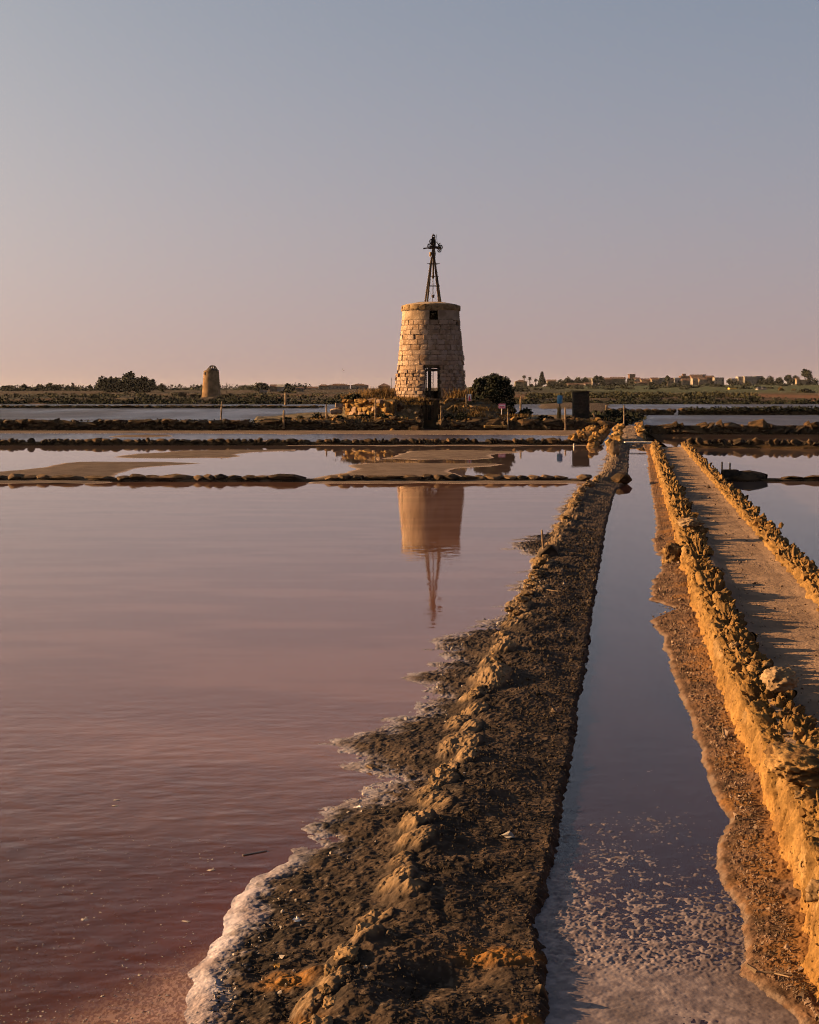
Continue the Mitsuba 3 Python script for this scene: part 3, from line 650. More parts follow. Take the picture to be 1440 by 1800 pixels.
# ------------------------------------------------------------------ sand spits in the pans
import shapely
def spit(name, label, polys, d0, d1, px0, px1, nr, nc, peak, slope, color, seed):
    yy_ = 6720 / np.linspace(6720 / d0, 6720 / d1, nr); pxs = np.linspace(px0, px1, nc)
    X = (pxs[None] - 720) * yy_[:, None] / F; Y = np.repeat(yy_[:, None], nc, 1)
    wx = X + 0.5 * (fb(X, Y, 0.8, seed, 3) - 0.5); wy = Y + 1.2 * (fb(X, Y, 0.8, seed + 1, 3) - 0.5)
    pts = shapely.points(wx.ravel(), wy.ravel()); sd = np.full(X.size, -9.0)
    for pl in polys:
        g = shapely.Polygon([P(a, b)[:2] for a, b in pl]).buffer(0)
        inside = shapely.contains(g, pts); dist = shapely.distance(g.boundary, pts)
        sd = np.maximum(sd, np.where(inside, dist, -dist))
    sd = sd.reshape(X.shape)
    Z = np.where(sd > 0, peak * (1 - np.exp(-sd * slope / peak)), sd * slope * 2) + 0.02 * (fb(X, Y, 3, seed + 2, 4) - 0.5) * sst(0, 0.4, sd)
    c = mix3(color[0], color[1], sst(0.3, 0.7, fb(X, Y, 2.5, seed + 3, 4)))
    c = mix3((0.231, 0.168, 0.140), c, sst(0.0, 0.25, sd))
    return struct(name, grid_mesh(X, Y, np.maximum(Z, -0.2)), 'mat_mud', True, label=label, cat='sand', color=c.reshape(-1, 3))


SANDC = ((0.0739, 0.0510, 0.0391), (0.1054, 0.0756, 0.0595))
spit('sand_spit', 'brown sand spits curling through the still pan behind the first dyke',
     [[(-80, 850), (-80, 836), (60, 824), (110, 815), (130, 812), (230, 811.5), (330, 813), (358, 815), (300, 818.5), (235, 824), (208, 832), (200, 848), (100, 852)],
      [(202, 803), (240, 798), (330, 792), (420, 790.5), (520, 790), (520, 793), (440, 795), (415, 799), (420, 803), (400, 805), (300, 805.5), (230, 805)],
      [(540, 850), (560, 838), (600, 832), (625, 825), (610, 818), (640, 814), (720, 813), (860, 815), (888, 817), (850, 820), (800, 823), (790, 829), (810, 836), (900, 842), (1040, 843), (1045, 850)],
      [(672, 807), (700, 799), (720, 792.5), (790, 791), (870, 792.5), (925, 794), (860, 800), (870, 805), (830, 808), (740, 808)]],
     40.6, 66.5, -60, 1060, 190, 520, 0.07, 0.05, SANDC, 111)
spit('sand_flat', 'tan sand flat below the dark island wall',
     [[(-80, 762), (-80, 757), (500, 757), (1070, 756), (1050, 762), (1000, 766), (900, 764), (820, 764.5), (700, 763.5), (560, 762.5), (520, 764), (480, 763), (300, 761.5)],
      [(520, 781), (640, 779), (760, 775), (900, 777), (1000, 778), (1060, 776), (1060, 784), (500, 784)],
      [(190, 768), (215, 764.5), (300, 764), (305, 767), (250, 769)], [(100, 774.5), (150, 772.5), (170, 774.5), (130, 776)], [(440, 777), (470, 773.5), (500, 774), (490, 777.5)]],
     67.5, 93.2, -60, 1075, 150, 520, 0.10, 0.05, ((0.0760, 0.0502, 0.0363), (0.1160, 0.0790, 0.0577)), 121)

# ------------------------------------------------------------------ far end of the channel
k = thing('plank', 'long pale plank laid across the end of the channel', 'plank')
a, b = PD(1098, 777.5, 65.5), PD(1150, 777.5, 65.5)
obj(k, box(b[0] - a[0], 0.35, 0.05, (a + b) / 2), 'mat_plank')
k = thing('plank', 'short pale plank bridging the channel farther back near the island', 'plank')
a, b = PD(1090, 755, 86.5), PD(1122, 754.5, 86.5)
obj(k, box(b[0] - a[0], 0.35, 0.06, (a + b) / 2), 'mat_plank')


def mound(name, label, pxa, pya, pxb, pyb, w0, w1, h, mats, cat='bank', seed=0, stones=0, smat=None, sscale=0.25):
    """a short stony bank from one waterline pixel to another"""
    a, b = P(pxa, pya), P(pxb, pyb); L = np.linalg.norm(b - a); u = (b - a) / L; w = np.array([u[1], -u[0], 0])
    n = max(12, int(L / 0.25)); q = np.linspace(0, 1, n); v = np.linspace(-1, 1, 25)
    X = a[0] + (b[0] - a[0]) * q[:, None] + w[0] * v * (w0 + (w1 - w0) * q[:, None]); Y = a[1] + (b[1] - a[1]) * q[:, None] + w[1] * v * (w0 + (w1 - w0) * q[:, None])
    pr = np.sqrt(np.clip(1 - (v ** 2) ** 1.5, 0, 1))[None] * (h + 0 * q[:, None]) * sst(0, 0.06, q)[:, None] * sst(1, 0.94, q)[:, None]
    Z = pr * (0.75 + 0.6 * (fb(X, Y, 1.4, 131 + seed, 3) - 0.3)) + 0.10 * (fb(X, Y, 5, 141 + seed, 3) - 0.5) * (pr > 0.02) - 0.06
    kk = thing(name, label, cat)
    m = grid_mesh(X, Y, Z)
    if m.face_normals[:, 2].mean() < 0: m.invert()
    part(kk, 'earth', m, mats, 30)
    for i in range(stones):
        t_ = rng.random(); vv = rng.uniform(-0.75, 0.75)
        p = a + (b - a) * t_ + w * vv * (w0 + (w1 - w0) * t_); zz = h * math.sqrt(1 - abs(vv) ** 3) * 0.95
        r_ = sscale * rng.uniform(0.6, 1.4)
        m = rock(rng, 16, 0.8); m.apply_scale(r_); m.apply_translation([p[0], p[1], zz])
        part(kk, 'stone', m, (smat or DYKE)[i % len(smat or DYKE)], 30)
    return kk


YEL = ['mat_yellow_stone', 'mat_crumb', 'mat_yellow_stone']
mound('rubble_bank', 'ochre rubble bank between the still pan and the channel end', 1004, 783, 1052, 752, 0.55, 0.4, 0.30, 'mat_crumb', seed=1, stones=26, smat=YEL, sscale=0.2)
mound('rubble_bank', 'narrow ochre bank left of the short channel behind the plank', 1040, 788, 1066, 758, 0.3, 0.35, 0.38, 'mat_crumb', seed=2, stones=24, smat=YEL, sscale=0.18)
mound('rubble_bank', 'ochre stone edge left of the small earth platform', 1078, 793, 1092, 757, 0.35, 0.4, 0.42, 'mat_crumb', seed=3, stones=26, smat=YEL, sscale=0.2)
mound('rubble_bank', 'ochre stone edge right of the small earth platform', 1128, 778, 1123, 757, 0.28, 0.3, 0.55, 'mat_crumb', seed=4, stones=20, smat=YEL, sscale=0.2)
mound('earth_platform', 'flat earth platform behind the white plank', 1108, 781, 1108, 757, 0.75, 0.8, 0.45, 'mat_gravel', cat='platform', seed=5)
m = rock(rng, 40, 1.0); m.apply_scale(1.0); m.vertices[:] *= [0.24, 0.16, 0.42]; m.apply_translation(P(1080, 808) + [0, 0, 0.4])
k = thing('rock', 'upright pale rock standing at the far end of the mud bank', 'rock'); obj(k, m, 'mat_pale_rock', 30)
m = hull(rock(rng, 40, 1.0).vertices * [0.35, 0.5, 0.2]); m.apply_translation(P(1094, 850) + [0, 0, 0.15])
k = thing('rock', 'flat dark rock at the corner where the dyke meets the mud bank', 'rock'); obj(k, m, DYKE[1], 30)

# ------------------------------------------------------------------ posts
def post(px, ytop, ybot, d, r, label, group=None, lean=0.0, matn='mat_wood'):
    a, b = PD(px, ybot, d), PD(px + lean, ytop, d)
    a = a - [0, 0, 0.35]
    k = thing('wooden_post', label, 'post', group)
    c_ = (a + b) / 2
    m = cat_([bar(a, c_, r * 1.1, r), bar(c_ - [0, 0, 0.01], b, r * 1.005, r * 0.8)])
    obj(k, m, matn, 40)


post(388, 706, 738, 93.5, 0.055, 'thin leaning post in the rippled water left of the island', lean=2)
post(502, 689, 706, 140, 0.11, 'thick short post standing farther back on the left of the island')
post(499, 721, 742, 92.5, 0.07, 'stubby post at the left end of the island wall')
post(574, 711, 740, 93.8, 0.06, 'post standing before the fallen blocks left of the yellow stone wall')
post(660, 700, 740, 93.4, 0.06, 'post standing against the yellow stone wall')
post(893, 718, 748, 92.6, 0.055, 'post standing just right of the pink sign')
post(915.5, 697, 717, 101, 0.07, 'pale post behind the pink sign near the dark bush')
post(994, 716, 757, 91.5, 0.06, 'post between the blue barrel and the dark shed')
post(1097, 712, 742, 93, 0.06, 'tall post at the channel end right of the dark shed')
post(1066, 712, 728, 118, 0.08, 'short post among the scrub right of the dark shed')
post(1050, 726, 740, 100, 0.08, 'leaning pale stake right of the dark shed', lean=-7)
post(1009, 780, 795, 66.5, 0.05, 'small white stake at the corner of the second dyke', matn='mat_plank')

# stake with its clod on the bank, driven into the mud
sp = P(959, 985)
k = thing('wooden_stake', 'tall thin stake driven into the dark clod on the mud bank', 'stake')
obj(k, bar(sp + [-0.02, 0.0, 0.0], sp + [-0.06, 0, 0.50], 0.02, 0.016), 'mat_wood')
k = thing('wooden_stake', 'short broken stake on the right of the tall one', 'stake')
obj(k, bar(sp + [0.09, 0.02, 0.0], sp + [0.08, 0.02, 0.22], 0.016, 0.014), 'mat_wood')
k = thing('wooden_stake', 'slender stump just behind the short broken stake', 'stake')
obj(k, bar(sp + [0.17, 0.02, 0.0], sp + [0.165, 0.02, 0.17], 0.014, 0.012), 'mat_wood')
k = thing('clod', 'dark clod of mud that holds the stakes on the bank', 'clod')
m = hull(rock(rng, 40, 1.0).vertices * [0.20, 0.3, 0.17]); m.apply_translation(sp + [0.05, 0.1, 0.10]); obj(k, m, 'mat_clod', 30)

# ------------------------------------------------------------------ windmill island
DT = 99.0
def island_z(x, y):
    px = 720 + x * F / y
    ed = np.minimum.reduce([(y - 93.1) / 0.4, (px - 446) / 6.0, (1068 - px) / 6.0, (128 - y) / 6.0])
    low = 0.55 + 0.2 * sst(900, 700, px) - 0.05 * sst(930, 1040, px) - 0.35 * sst(560, 460, px)
    mound_ = 1.38 * sst(575, 625, px) * sst(925, 850, px) * sst(0.0, 1.0, np.where(px < 697, (y - (97.6 - (px - 605) / 85.0 * 3.2) - 0.1) / 0.5, (y - 93.8) / 2.8)) * sst(124, 112, y)
    z = low + mound_ + 0.25 * (fb(x, y, 0.9, 151, 4) - 0.5) + 0.1 * (fb(x, y, 4, 152, 3) - 0.5)
    slot = sst(739.0, 741.5, px) * sst(773.5, 771, px) * sst(97.2, 96.9, y)
    z = z * (1 - slot) + 0.05 * slot
    return np.where(ed > 0, z * sst(0, 1, ed), -0.3), px


iy = np.r_[np.linspace(92.9, 98, 90), np.linspace(98.1, 129, 90)]; ipx = np.unique(np.r_[np.linspace(436, 1078, 300), np.linspace(736, 777, 60)])
IX = (ipx[None] - 720) * iy[:, None] / F; IY = np.repeat(iy[:, None], len(ipx), 1)
IZ, _ = island_z(IX, IY)
ic = mix3((0.033, 0.027, 0.017), (0.096, 0.066, 0.036), sst(0.35, 0.65, fb(IX, IY, 0.9, 153, 4)))
struct('island', grid_mesh(IX, IY, IZ), 'mat_flat', True, label='low scrubby earth island that carries the windmill', cat='island', color=ic.reshape(-1, 3))

# ------------------------------------------------------------------ the windmill tower
CX0, CY0 = (757.5 - 720) * DT / F, DT
ZB, ZT = 1.75, H + (YH - 537) * (DT) / F       # foot and rim
def r_at(z): return np.interp(z, [0.0, ZB, ZB + 1.2, (ZB + ZT) / 2, ZT - 0.9, ZT], [2.85, 2.66, 2.52, 2.33, 2.08, 2.02])


mill = thing('windmill', 'large tapering stone windmill tower with a bare iron mast on top', 'windmill')
def frustum(rf, z0, z1, n=96, k=24):
    zz_ = np.linspace(z0, z1, k); an = np.arange(n) * 2 * np.pi / n
    rr = rf(zz_)
    v = np.stack([rr[:, None] * np.cos(an), rr[:, None] * np.sin(an), zz_[:, None] + 0 * an], -1).reshape(-1, 3)
    v = np.vstack([v, [[0, 0, z0]], [[0, 0, z1]]])
    i = np.arange(n); j = (i + 1) % n; f = []
    for q_ in range(k - 1):
        f += [np.stack([q_ * n + i, q_ * n + j, (q_ + 1) * n + j], 1), np.stack([q_ * n + i, (q_ + 1) * n + j, (q_ + 1) * n + i], 1)]
    f += [np.stack([j, i, i * 0 + k * n], 1), np.stack([(k - 1) * n + i, (k - 1) * n + j, i * 0 + k * n + 1], 1)]
    return m3.Manifold(m3.Mesh(v.astype(np.float32), np.vstack(f).astype(np.uint32)))


def mcube(x0, x1, y0, y1, z0, z1): return m3.Manifold.cube([x1 - x0, y1 - y0, z1 - z0]).translate([x0, y0, z0])
def zpx(py, d=96.6): return H - (py - YH) * d / F
DX0, DX1 = (747.5 - 757.5) * 96.6 / F - 0.03, (772.3 - 757.5) * 96.6 / F
dz0, dz1 = 0.25, zpx(644.5)
wx0, wx1, wz0, wz1 = (754 - 757.5) * 96.9 / F, (769.3 - 757.5) * 96.9 / F, zpx(562, 97), zpx(545.5, 97)
core = frustum(lambda z: r_at(z) - 0.11, 0.0, ZT - 0.02) - frustum(lambda z: r_at(z) - 0.62, -0.1, ZT - 0.5)
core = core - mcube(DX0, DX1, -4, 0, dz0, dz1) - mcube(DX0 + 0.0, DX1 - 0.08, 0, 4, 2.72, dz1 - 0.02) - mcube(wx0, wx1, -4, 0, wz0, wz1)
core = core.translate([CX0, CY0, 0])
part(mill, 'wall', core, 'mat_mortar', 30)
# stones of the front half are parts; the unseen half behind is one mass
def stone_piece(a0, a1, z0, z1, out, rg, rel):
    n_ = 3
    an = np.linspace(a0, a1, n_ + 1); V = []
    for ring, (gz, ga) in enumerate([(0, 0)]):
        pass
    inset_a = (a1 - a0) * 0.06; inset_z = (z1 - z0) * 0.09
    def pt(a_, z_, o): rr_ = r_at(z_) + o; return [CX0 + rr_ * math.sin(a_), CY0 - rr_ * math.cos(a_), z_]
    fa = np.linspace(a0 + inset_a * rg.uniform(0.4, 1.5), a1 - inset_a * rg.uniform(0.4, 1.5), n_); fz0 = z0 + inset_z * rg.uniform(0.4, 1.4); fz1 = z1 - inset_z * rg.uniform(0.4, 1.4)
    back = [pt(a_, z_, -0.22) for a_ in an for z_ in (z0, z1)]
    mid_ = [pt(a_, z_, out - 0.022) for a_ in an for z_ in (z0, z1)]
    front = [pt(a_, z_ + rg.normal(0, 0.01), out + rg.normal(0, rel)) for a_ in fa for z_ in (fz0, fz1)]
    return hull(back + mid_ + front)


rg = np.random.default_rng(5)
zc = ZB - 0.05; ncourse = 0; nst = 0
doora0, doora1 = math.asin(DX0 / 2.5) - 0.01, math.asin(DX1 / 2.5) + 0.01
rest = []
while zc < ZT - 1.2:
    low_ = zc < ZB + 2.3
    ch_ = (0.25 if low_ else 0.36) * rg.uniform(0.92, 1.08)
    z1_ = zc + ch_
    a_ = -math.pi + rg.uniform(0, 0.2)
    while a_ < math.pi - 0.02:
        wd = (rg.uniform(0.24, 0.52) if low_ else rg.uniform(0.42, 0.85)) / r_at(zc)
        a2 = min(a_ + wd, math.pi)
        segs = [(a_, a2)]
        zm = (zc + z1_) / 2
        if zm < dz1 + 0.04:
            s0 = []
            for (u0, u1) in segs:
                if u1 <= doora0 or u0 >= doora1: s0.append((u0, u1))
                else:
                    if doora0 - u0 > 0.05: s0.append((u0, doora0))
                    if u1 - doora1 > 0.05: s0.append((doora1, u1))
            segs = s0
        for (u0, u1) in segs:
            g_ = 0.012 / 2.3
            rel = 0.034 if low_ else 0.014
            o_ = rg.normal(0.012, 0.022 if low_ else 0.010) + (0.05 if low_ and rg.random() < 0.15 else 0) - (0.09 if rg.random() < (0.15 if low_ else 0.06) else 0)
            if u0 > 1.1: o_ += rg.normal(0, 0.03)
            st = stone_piece(u0 + g_, u1 - g_, zc + 0.008, z1_ - 0.008, o_, rg, rel)
            mid_a = (u0 + u1) / 2
            if abs(mid_a) > math.pi - 0.42 and dz1 + 0.25 > zm > 2.4: continue
            if abs(mid_a) < 1.75 and nst < 299:
                part(mill, 'stone', st, STONE[rg.integers(0, 4)], 35); nst += 1
            else: rest.append(st)
        a_ = a2
    zc = z1_; ncourse += 1
part(mill, 'rear_stone', cat_(rest), STONE[0], 35, kind='stuff')
# plastered band below the rim, with the window cut through
band = frustum(lambda z: r_at(z) + 0.015 + 0 * z, zc + 0.01, ZT - 0.40) - frustum(lambda z: r_at(z) - 0.10, zc - 0.3, ZT) - mcube(wx0, wx1, -4, 0, wz0, wz1)
part(mill, 'plaster_band', band.translate([CX0, CY0, 0]), 'mat_render', 30)
# rim of coping stones and the low cap
na = 30
for i in range(na):
    a0, a1 = -math.pi + i * 2 * math.pi / na + 0.006, -math.pi + (i + 1) * 2 * math.pi / na - 0.006
    pts = []
    for a_ in np.linspace(a0, a1, 3):
        for (ro, z_) in ((r_at(ZT) + 0.115, ZT - 0.41), (r_at(ZT) + 0.135, ZT - 0.20), (r_at(ZT) + 0.085, ZT - 0.02), (r_at(ZT) - 0.35, ZT + 0.0), (r_at(ZT) - 0.35, ZT - 0.41)):
            ro += rg.normal(0, 0.028)
            pts.append([CX0 + ro * math.sin(a_), CY0 - ro * math.cos(a_), z_ + rg.normal(0, 0.012)])
    part(mill, 'coping_stone', hull(pts), 'mat_coping', 35)
cap = frustum(lambda z: np.interp(z, [ZT - 0.05, ZT + 0.05, ZT + 0.22], [1.98, 1.93, 1.0]), ZT - 0.05, ZT + 0.22, 64, 6).translate([CX0, CY0, 0])
part(mill, 'cap', cap, 'mat_render', 30)
# timber frame in the doorway
fx = lambda px: CX0 + (px - 757.5) * 96.9 / F
part(mill, 'door_post', box(0.25, 0.2, 3.75, (fx(754.4), CY0 - 2.30, 2.52)), 'mat_dark_wood')
part(mill, 'door_post', box(0.055, 0.08, 3.6, (fx(760.6), CY0 - 2.22, 2.58)), 'mat_dark_wood')
part(mill, 'door_post', box(0.10, 0.12, 3.75, (fx(748.4), CY0 - 2.2, 2.52)), 'mat_dark_wood')
part(mill, 'door_post', box(0.15, 0.12, 3.75, (fx(771.2), CY0 - 2.2, 2.52)), 'mat_dark_wood')
part(mill, 'door_beam', box(1.0, 0.14, 0.19, (fx(760), CY0 - 2.0, zpx(650.2, 96.8))), 'mat_dark_wood')
part(mill, 'door_threshold', box(1.05, 0.3, 0.06, (fx(760), CY0 - 2.55, zpx(701.5, 96.5))), 'mat_wood')
# iron mast
def mp(px, py, dy=0.0): return np.array([CX0 + (px - 757.5) * DT / F, CY0 + dy, H - (py - YH) * DT / F])
rr_ = 0.045
for sx_, off in (((747.2, 758.6), -0.45), ((751.2, 759.4), 0.45), ((771.4, 763.2), -0.45), ((775.2, 763.8), 0.45)):
    part(mill, 'mast_leg', bar(mp(sx_[0], 533, off), mp(sx_[1], 452, off * 0.3), 0.068, 0.055), 'mat_rust')
for py, xa, xb, r_ in ((463.5, 750.5, 773.5, 0.022), (464.5, 754.5, 769.0, 0.04), (486, 752.5, 771.5, 0.02), (503, 751.3, 773.2, 0.04)):
    part(mill, 'mast_rung', bar(mp(xa, py, -0.2), mp(xb, py, -0.2), r_), 'mat_rust')
part(mill, 'mast_shaft', bar(mp(761.5, 487), mp(761.8, 450), 0.065, 0.06), 'mat_rust')
part(mill, 'mast_shaft', bar(mp(761.3, 520), mp(761.3, 487), 0.028), 'mat_rust')
part(mill, 'mast_shaft', bar(mp(760.8, 534), mp(761.0, 519), 0.022), 'mat_rust')
for py in (486.5, 520.5):
    part(mill, 'mast_bearing', cat_([hull(np.array([[math.cos(a) * 0.13, math.sin(a) * 0.13, 0.07] for a in np.linspace(0, 6.28, 12)] + [[math.cos(a) * 0.06, math.sin(a) * 0.06, -0.13] for a in np.linspace(0, 6.28, 12)]) + mp(761.3, py))]), 'mat_rust')
for (x0, y0, x1, y1) in ((752, 504, 760.5, 522), (770, 504, 762, 522), (753, 530, 760, 520), (769, 530, 762, 520), (757, 490, 758, 503), (765.5, 490, 764.5, 503)):
    part(mill, 'mast_stay', bar(mp(x0, y0, -0.1), mp(x1, y1), 0.008, n=5), 'mat_rust')
# head: hub casting, gear wheels, boom, finial
part(mill, 'mast_head', cat_([hull(np.array([[sx * w_, sy * 0.2, z_] for (w_, z_) in ((0.10, -0.95), (0.17, -0.6), (0.10, -0.25), (0.17, 0.05), (0.17, 0.35), (0.09, 0.62)) for sx in (-1, 1) for sy in (-1, 1)][s_:e_]) + mp(762.2, 432)) for s_, e_ in ((0, 12), (8, 20), (12, 24))]), 'mat_rust', 30)
def wheel(cx, cy, R_, dy, axis='y', w_=0.1, teeth=12):
    m = trimesh.creation.annulus(R_ * 0.62, R_ * 0.9, w_, sections=24); sp_ = [trimesh.creation.box((R_ * 1.5, R_ * 0.14, w_ * 0.6)) for _ in range(3)]
    for i_, s_ in enumerate(sp_): s_.apply_transform(trimesh.transformations.rotation_matrix(i_ * math.pi / 3, [0, 0, 1]))
    th = []
    for i_ in range(teeth):
        t_ = trimesh.creation.box((R_ * 0.2, R_ * 0.16, w_ * 0.9)); t_.apply_translation([R_ * 0.95, 0, 0]); t_.apply_transform(trimesh.transformations.rotation_matrix(i_ * 2 * math.pi / teeth, [0, 0, 1])); th.append(t_)
    hb_ = trimesh.creation.cylinder(R_ * 0.22, w_ * 1.5, sections=12)
    m = cat_([m, hb_] + sp_ + th); m.apply_transform(trimesh.transformations.rotation_matrix(math.pi / 2, [1, 0, 0] if axis == 'y' else [0, 1, 0]))
    if axis == 'd': m.apply_transform(trimesh.transformations.rotation_matrix(0.9, [0, 0, 1]))
    m.apply_translation(mp(cx, cy, dy)); return m
part(mill, 'mast_gear', wheel(759.0, 425, 0.19, -0.28, w_=0.14), 'mat_rust')
part(mill, 'mast_gear', wheel(756.2, 433.5, 0.22, -0.3, w_=0.16), 'mat_rust')
part(mill, 'mast_gear', wheel(774.2, 435, 0.18, -0.2, w_=0.2), 'mat_rust')
part(mill, 'mast_gear', wheel(772.5, 440.5, 0.15, -0.1, w_=0.18), 'mat_rust')
part(mill, 'mast_axle', bar(mp(757, 434.5, -0.1), mp(775.5, 436, -0.1), 0.09, 0.10), 'mat_rust')
part(mill, 'mast_boom', bar(mp(744, 437, -0.1), mp(757, 435.6, -0.1), 0.045, 0.05), 'mat_rust')
part(mill, 'mast_bracket', bar(mp(756.2, 451, -0.1), mp(756.9, 443.5, -0.1), 0.06, 0.075), 'mat_ochre')
part(mill, 'mast_crank', cat_([bar(mp(767, 425), mp(772, 430.5), 0.03), bar(mp(770, 431.5), mp(774.3, 427), 0.035), bar(mp(771.5, 428.5), mp(773.5, 433), 0.03)]), 'mat_rust')
part(mill, 'mast_rod', bar(mp(768.8, 427), mp(767.3, 412), 0.012, 0.022, n=6), 'mat_rust')
fin = trimesh.creation.torus(0.11, 0.035, 20, 8); fin.apply_transform(np.diag([0.85, 1, 1.5, 1]) @ trimesh.transformations.rotation_matrix(math.pi / 2, [1, 0, 0])) if False else None
fin = trimesh.creation.torus(0.10, 0.04, major_sections=20, minor_sections=8); fin.apply_transform(trimesh.transformations.rotation_matrix(math.pi / 2, [1, 0, 0])); fin.vertices[:, 2] *= 1.5; fin.apply_translation(mp(762.3, 416.8))
part(mill, 'mast_finial', cat_([fin, bar(mp(762.2, 414), mp(761.3, 410.3), 0.03, 0.01), bar(mp(762.2, 421), mp(762.4, 426), 0.08, 0.14)]), 'mat_rust')
# ------------------------------------------------------------------ things on the island
# yellow retaining wall of separate blocks
yw = thing('block_wall', 'ruined yellow block wall left of the windmill foot', 'wall')
def ywd(px): return 97.6 - (px - 605) / 85.0 * 3.2
ya_, yb_ = PD(606, 702, ywd(606)), PD(690, 702, ywd(690)); yang = math.atan2(yb_[1] - ya_[1], yb_[0] - ya_[0])
m = box(np.hypot(*(yb_ - ya_)[:2]), 0.4, 1.0); m.apply_transform(trimesh.transformations.rotation_matrix(yang, [0, 0, 1])); m.apply_translation([(ya_[0] + yb_[0]) / 2 + 0.16, (ya_[1] + yb_[1]) / 2 + 0.22, 1.5]); part(yw, 'core', m, 'mat_crumb')
ry0 = np.random.default_rng(8)
for c_, (ya, yb, xa, xb) in enumerate([(702, 708.5, 605, 674), (708.5, 716, 610, 683), (716, 723.5, 612, 684), (723.5, 730, 616, 668), (730, 737, 632, 650)]):
    x = xa
    while x < xb - 3:
        w_ = ry0.uniform(5.5, 10.5); w_ = min(w_, xb - x)
        if ry0.random() > 0.16:
            d_ = ywd(x + w_ / 2) + ry0.normal(0, 0.07) - (0.12 if c_ == 0 else 0); a, b = PD(x + 0.4, yb, d_), PD(x + w_ - 0.4, ya, d_)
            m = block((b[0] - a[0]) / math.cos(yang), 0.5, b[2] - a[2] - 0.01, ry0, 0.26, 0.24); m.apply_transform(trimesh.transformations.rotation_matrix(yang + ry0.normal(0, 0.08), [0, 0, 1])); m.apply_translation([(a[0] + b[0]) / 2, d_, (a[2] + b[2]) / 2])
            part(yw, 'stone', m, ['mat_yellow_stone', 'mat_yellow_stone', STONE[2]][ry0.integers(0, 3)], 30)
        x += w_
bw = thing('block_wall', 'broken stretch of yellow blocks between the ruined wall and the doorway', 'wall')
for (x0, x1, ya, yb) in [(687, 694, 709, 716), (694.5, 701, 708.5, 716), (701.5, 707, 708.5, 715), (690, 700, 716.5, 722), (701, 708, 715.5, 723)]:
    d_ = 95.3; a, b = PD(x0, yb, d_), PD(x1, ya, d_); m = block(b[0] - a[0], 0.5, b[2] - a[2], ry0, 0.25, 0.2); m.apply_translation([(a[0] + b[0]) / 2, d_, (a[2] + b[2]) / 2])
    part(bw, 'stone', m, STONE[2] if x0 > 700 else 'mat_yellow_stone', 30)
fb_ = thing('block_wall', 'tilted fallen blocks left of the ruined yellow wall', 'wall')
for (x0, x1, ya, yb, tl_) in [(589, 603, 709, 718, -14), (586, 602, 718, 727, -8), (581, 593, 719, 728, 5)]:
    d_ = 95.6; a, b = PD(x0, yb, d_), PD(x1, ya, d_); m = block(b[0] - a[0], 0.6, b[2] - a[2], ry0, 0.2, 0.15)
    m.apply_transform(trimesh.transformations.rotation_matrix(math.radians(-tl_), [0, 1, 0])); m.apply_translation([(a[0] + b[0]) / 2, d_, (a[2] + b[2]) / 2])
    part(fb_, 'stone', m, STONE[0], 30)
# retaining walls of the dark pit under the door
pit_ = thing('pit_wall', 'dark masonry cheeks of the pit below the windmill door', 'wall')
for side_, pxs_ in (('l', 739.5), ('r', 774.0)):
    xx = (pxs_ - 720) * 95 / F
    for c_ in range(5):
        y = 93.2
        while y < 96.7:
            l_ = ry0.uniform(0.5, 0.8); m = block(0.28, l_ - 0.02, 0.37, ry0, 0.12, 0.1); m.apply_translation([xx + (pxs_ - 757) * (y - 95) / F, y + l_ / 2, 0.15 + c_ * 0.38])
            if 0.15 + c_ * 0.38 < 0.9 + (y - 93.2) * 0.35: part(pit_, 'stone', m, DYKE[0], 30)
            y += l_
k = thing('stone_pillar', 'pale upright stone pillar right of the dark pit', 'pillar')
a = PD(776, 748, 93.0)
for i_, (zb_, h_, w_) in enumerate([(a[2], 0.42, 0.2), (a[2] + 0.43, 0.5, 0.17), (a[2] + 0.94, 0.42, 0.13)]):
    m = block(w_, 0.22, h_, ry0, 0.15, 0.12); m.apply_translation([a[0], a[1], zb_ + h_ / 2]); part(k, 'stone', m, 'mat_pale_rock', 30)

# rocks strewn along the wall
ROCKS = [(731, 757, 92.0, 0.36, 'large grey boulder on the sand in front of the pit'), (724, 756, 92.1, 0.22, 'small boulder leaning on the large one'), (741, 757.5, 92.0, 0.22, 'dark flat boulder right of the large one'),
         (690, 757.5, 91.8, 0.16, 'small upright orange stone on the sand'), (719, 724, 94.5, 0.22, 'round pale rock below the windmill foot'), (732, 727, 94.2, 0.18, 'pale lump beside the pit edge'), (703, 718, 95, 0.35, 'grey slab at the end of the broken blocks')]
for (px, py, d, r_, lab) in ROCKS:
    p = PD(px, py, d); m = hull(rock(ry0, 24, 0.85).vertices * [r_ * 1.1, r_ * 0.8, r_ * 0.9]); m.apply_translation([p[0], p[1], p[2] + r_ * 0.45])
    k = thing('rock', lab, 'rock'); obj(k, m, 'mat_ochre' if 'orange' in lab else ('mat_pale_rock' if 'pale' in lab or 'round' in lab else DYKE[1]), 30)
for i in range(46):
    px = ry0.uniform(800, 1062) if i < 34 else ry0.uniform(590, 735); d = ry0.uniform(93.0, 95.0)
    if 738 < px < 779: continue
    x = (px - 720) * d / F; z = 0.7 + ry0.uniform(0, 0.1) if i < 34 else 0.85; r_ = ry0.uniform(0.10, 0.26)
    m = hull(rock(ry0, 18, 0.8).vertices * [r_ * 1.3, r_, r_]); m.apply_translation([x, d - 0.1, z])
    w3 = ('pale', 'dark brown', 'ochre')[i % 3]; side3 = 'in front of the signs' if i < 34 else 'left of the pit'
    k = thing('rubble_stone', f'loose {w3} stone on top of the island front wall {side3}', 'stone', f'{w3} stones strewn along the island front wall {side3}'); obj(k, m, ['mat_pale_rock', DYKE[1], 'mat_yellow_stone'][i % 3], 30)
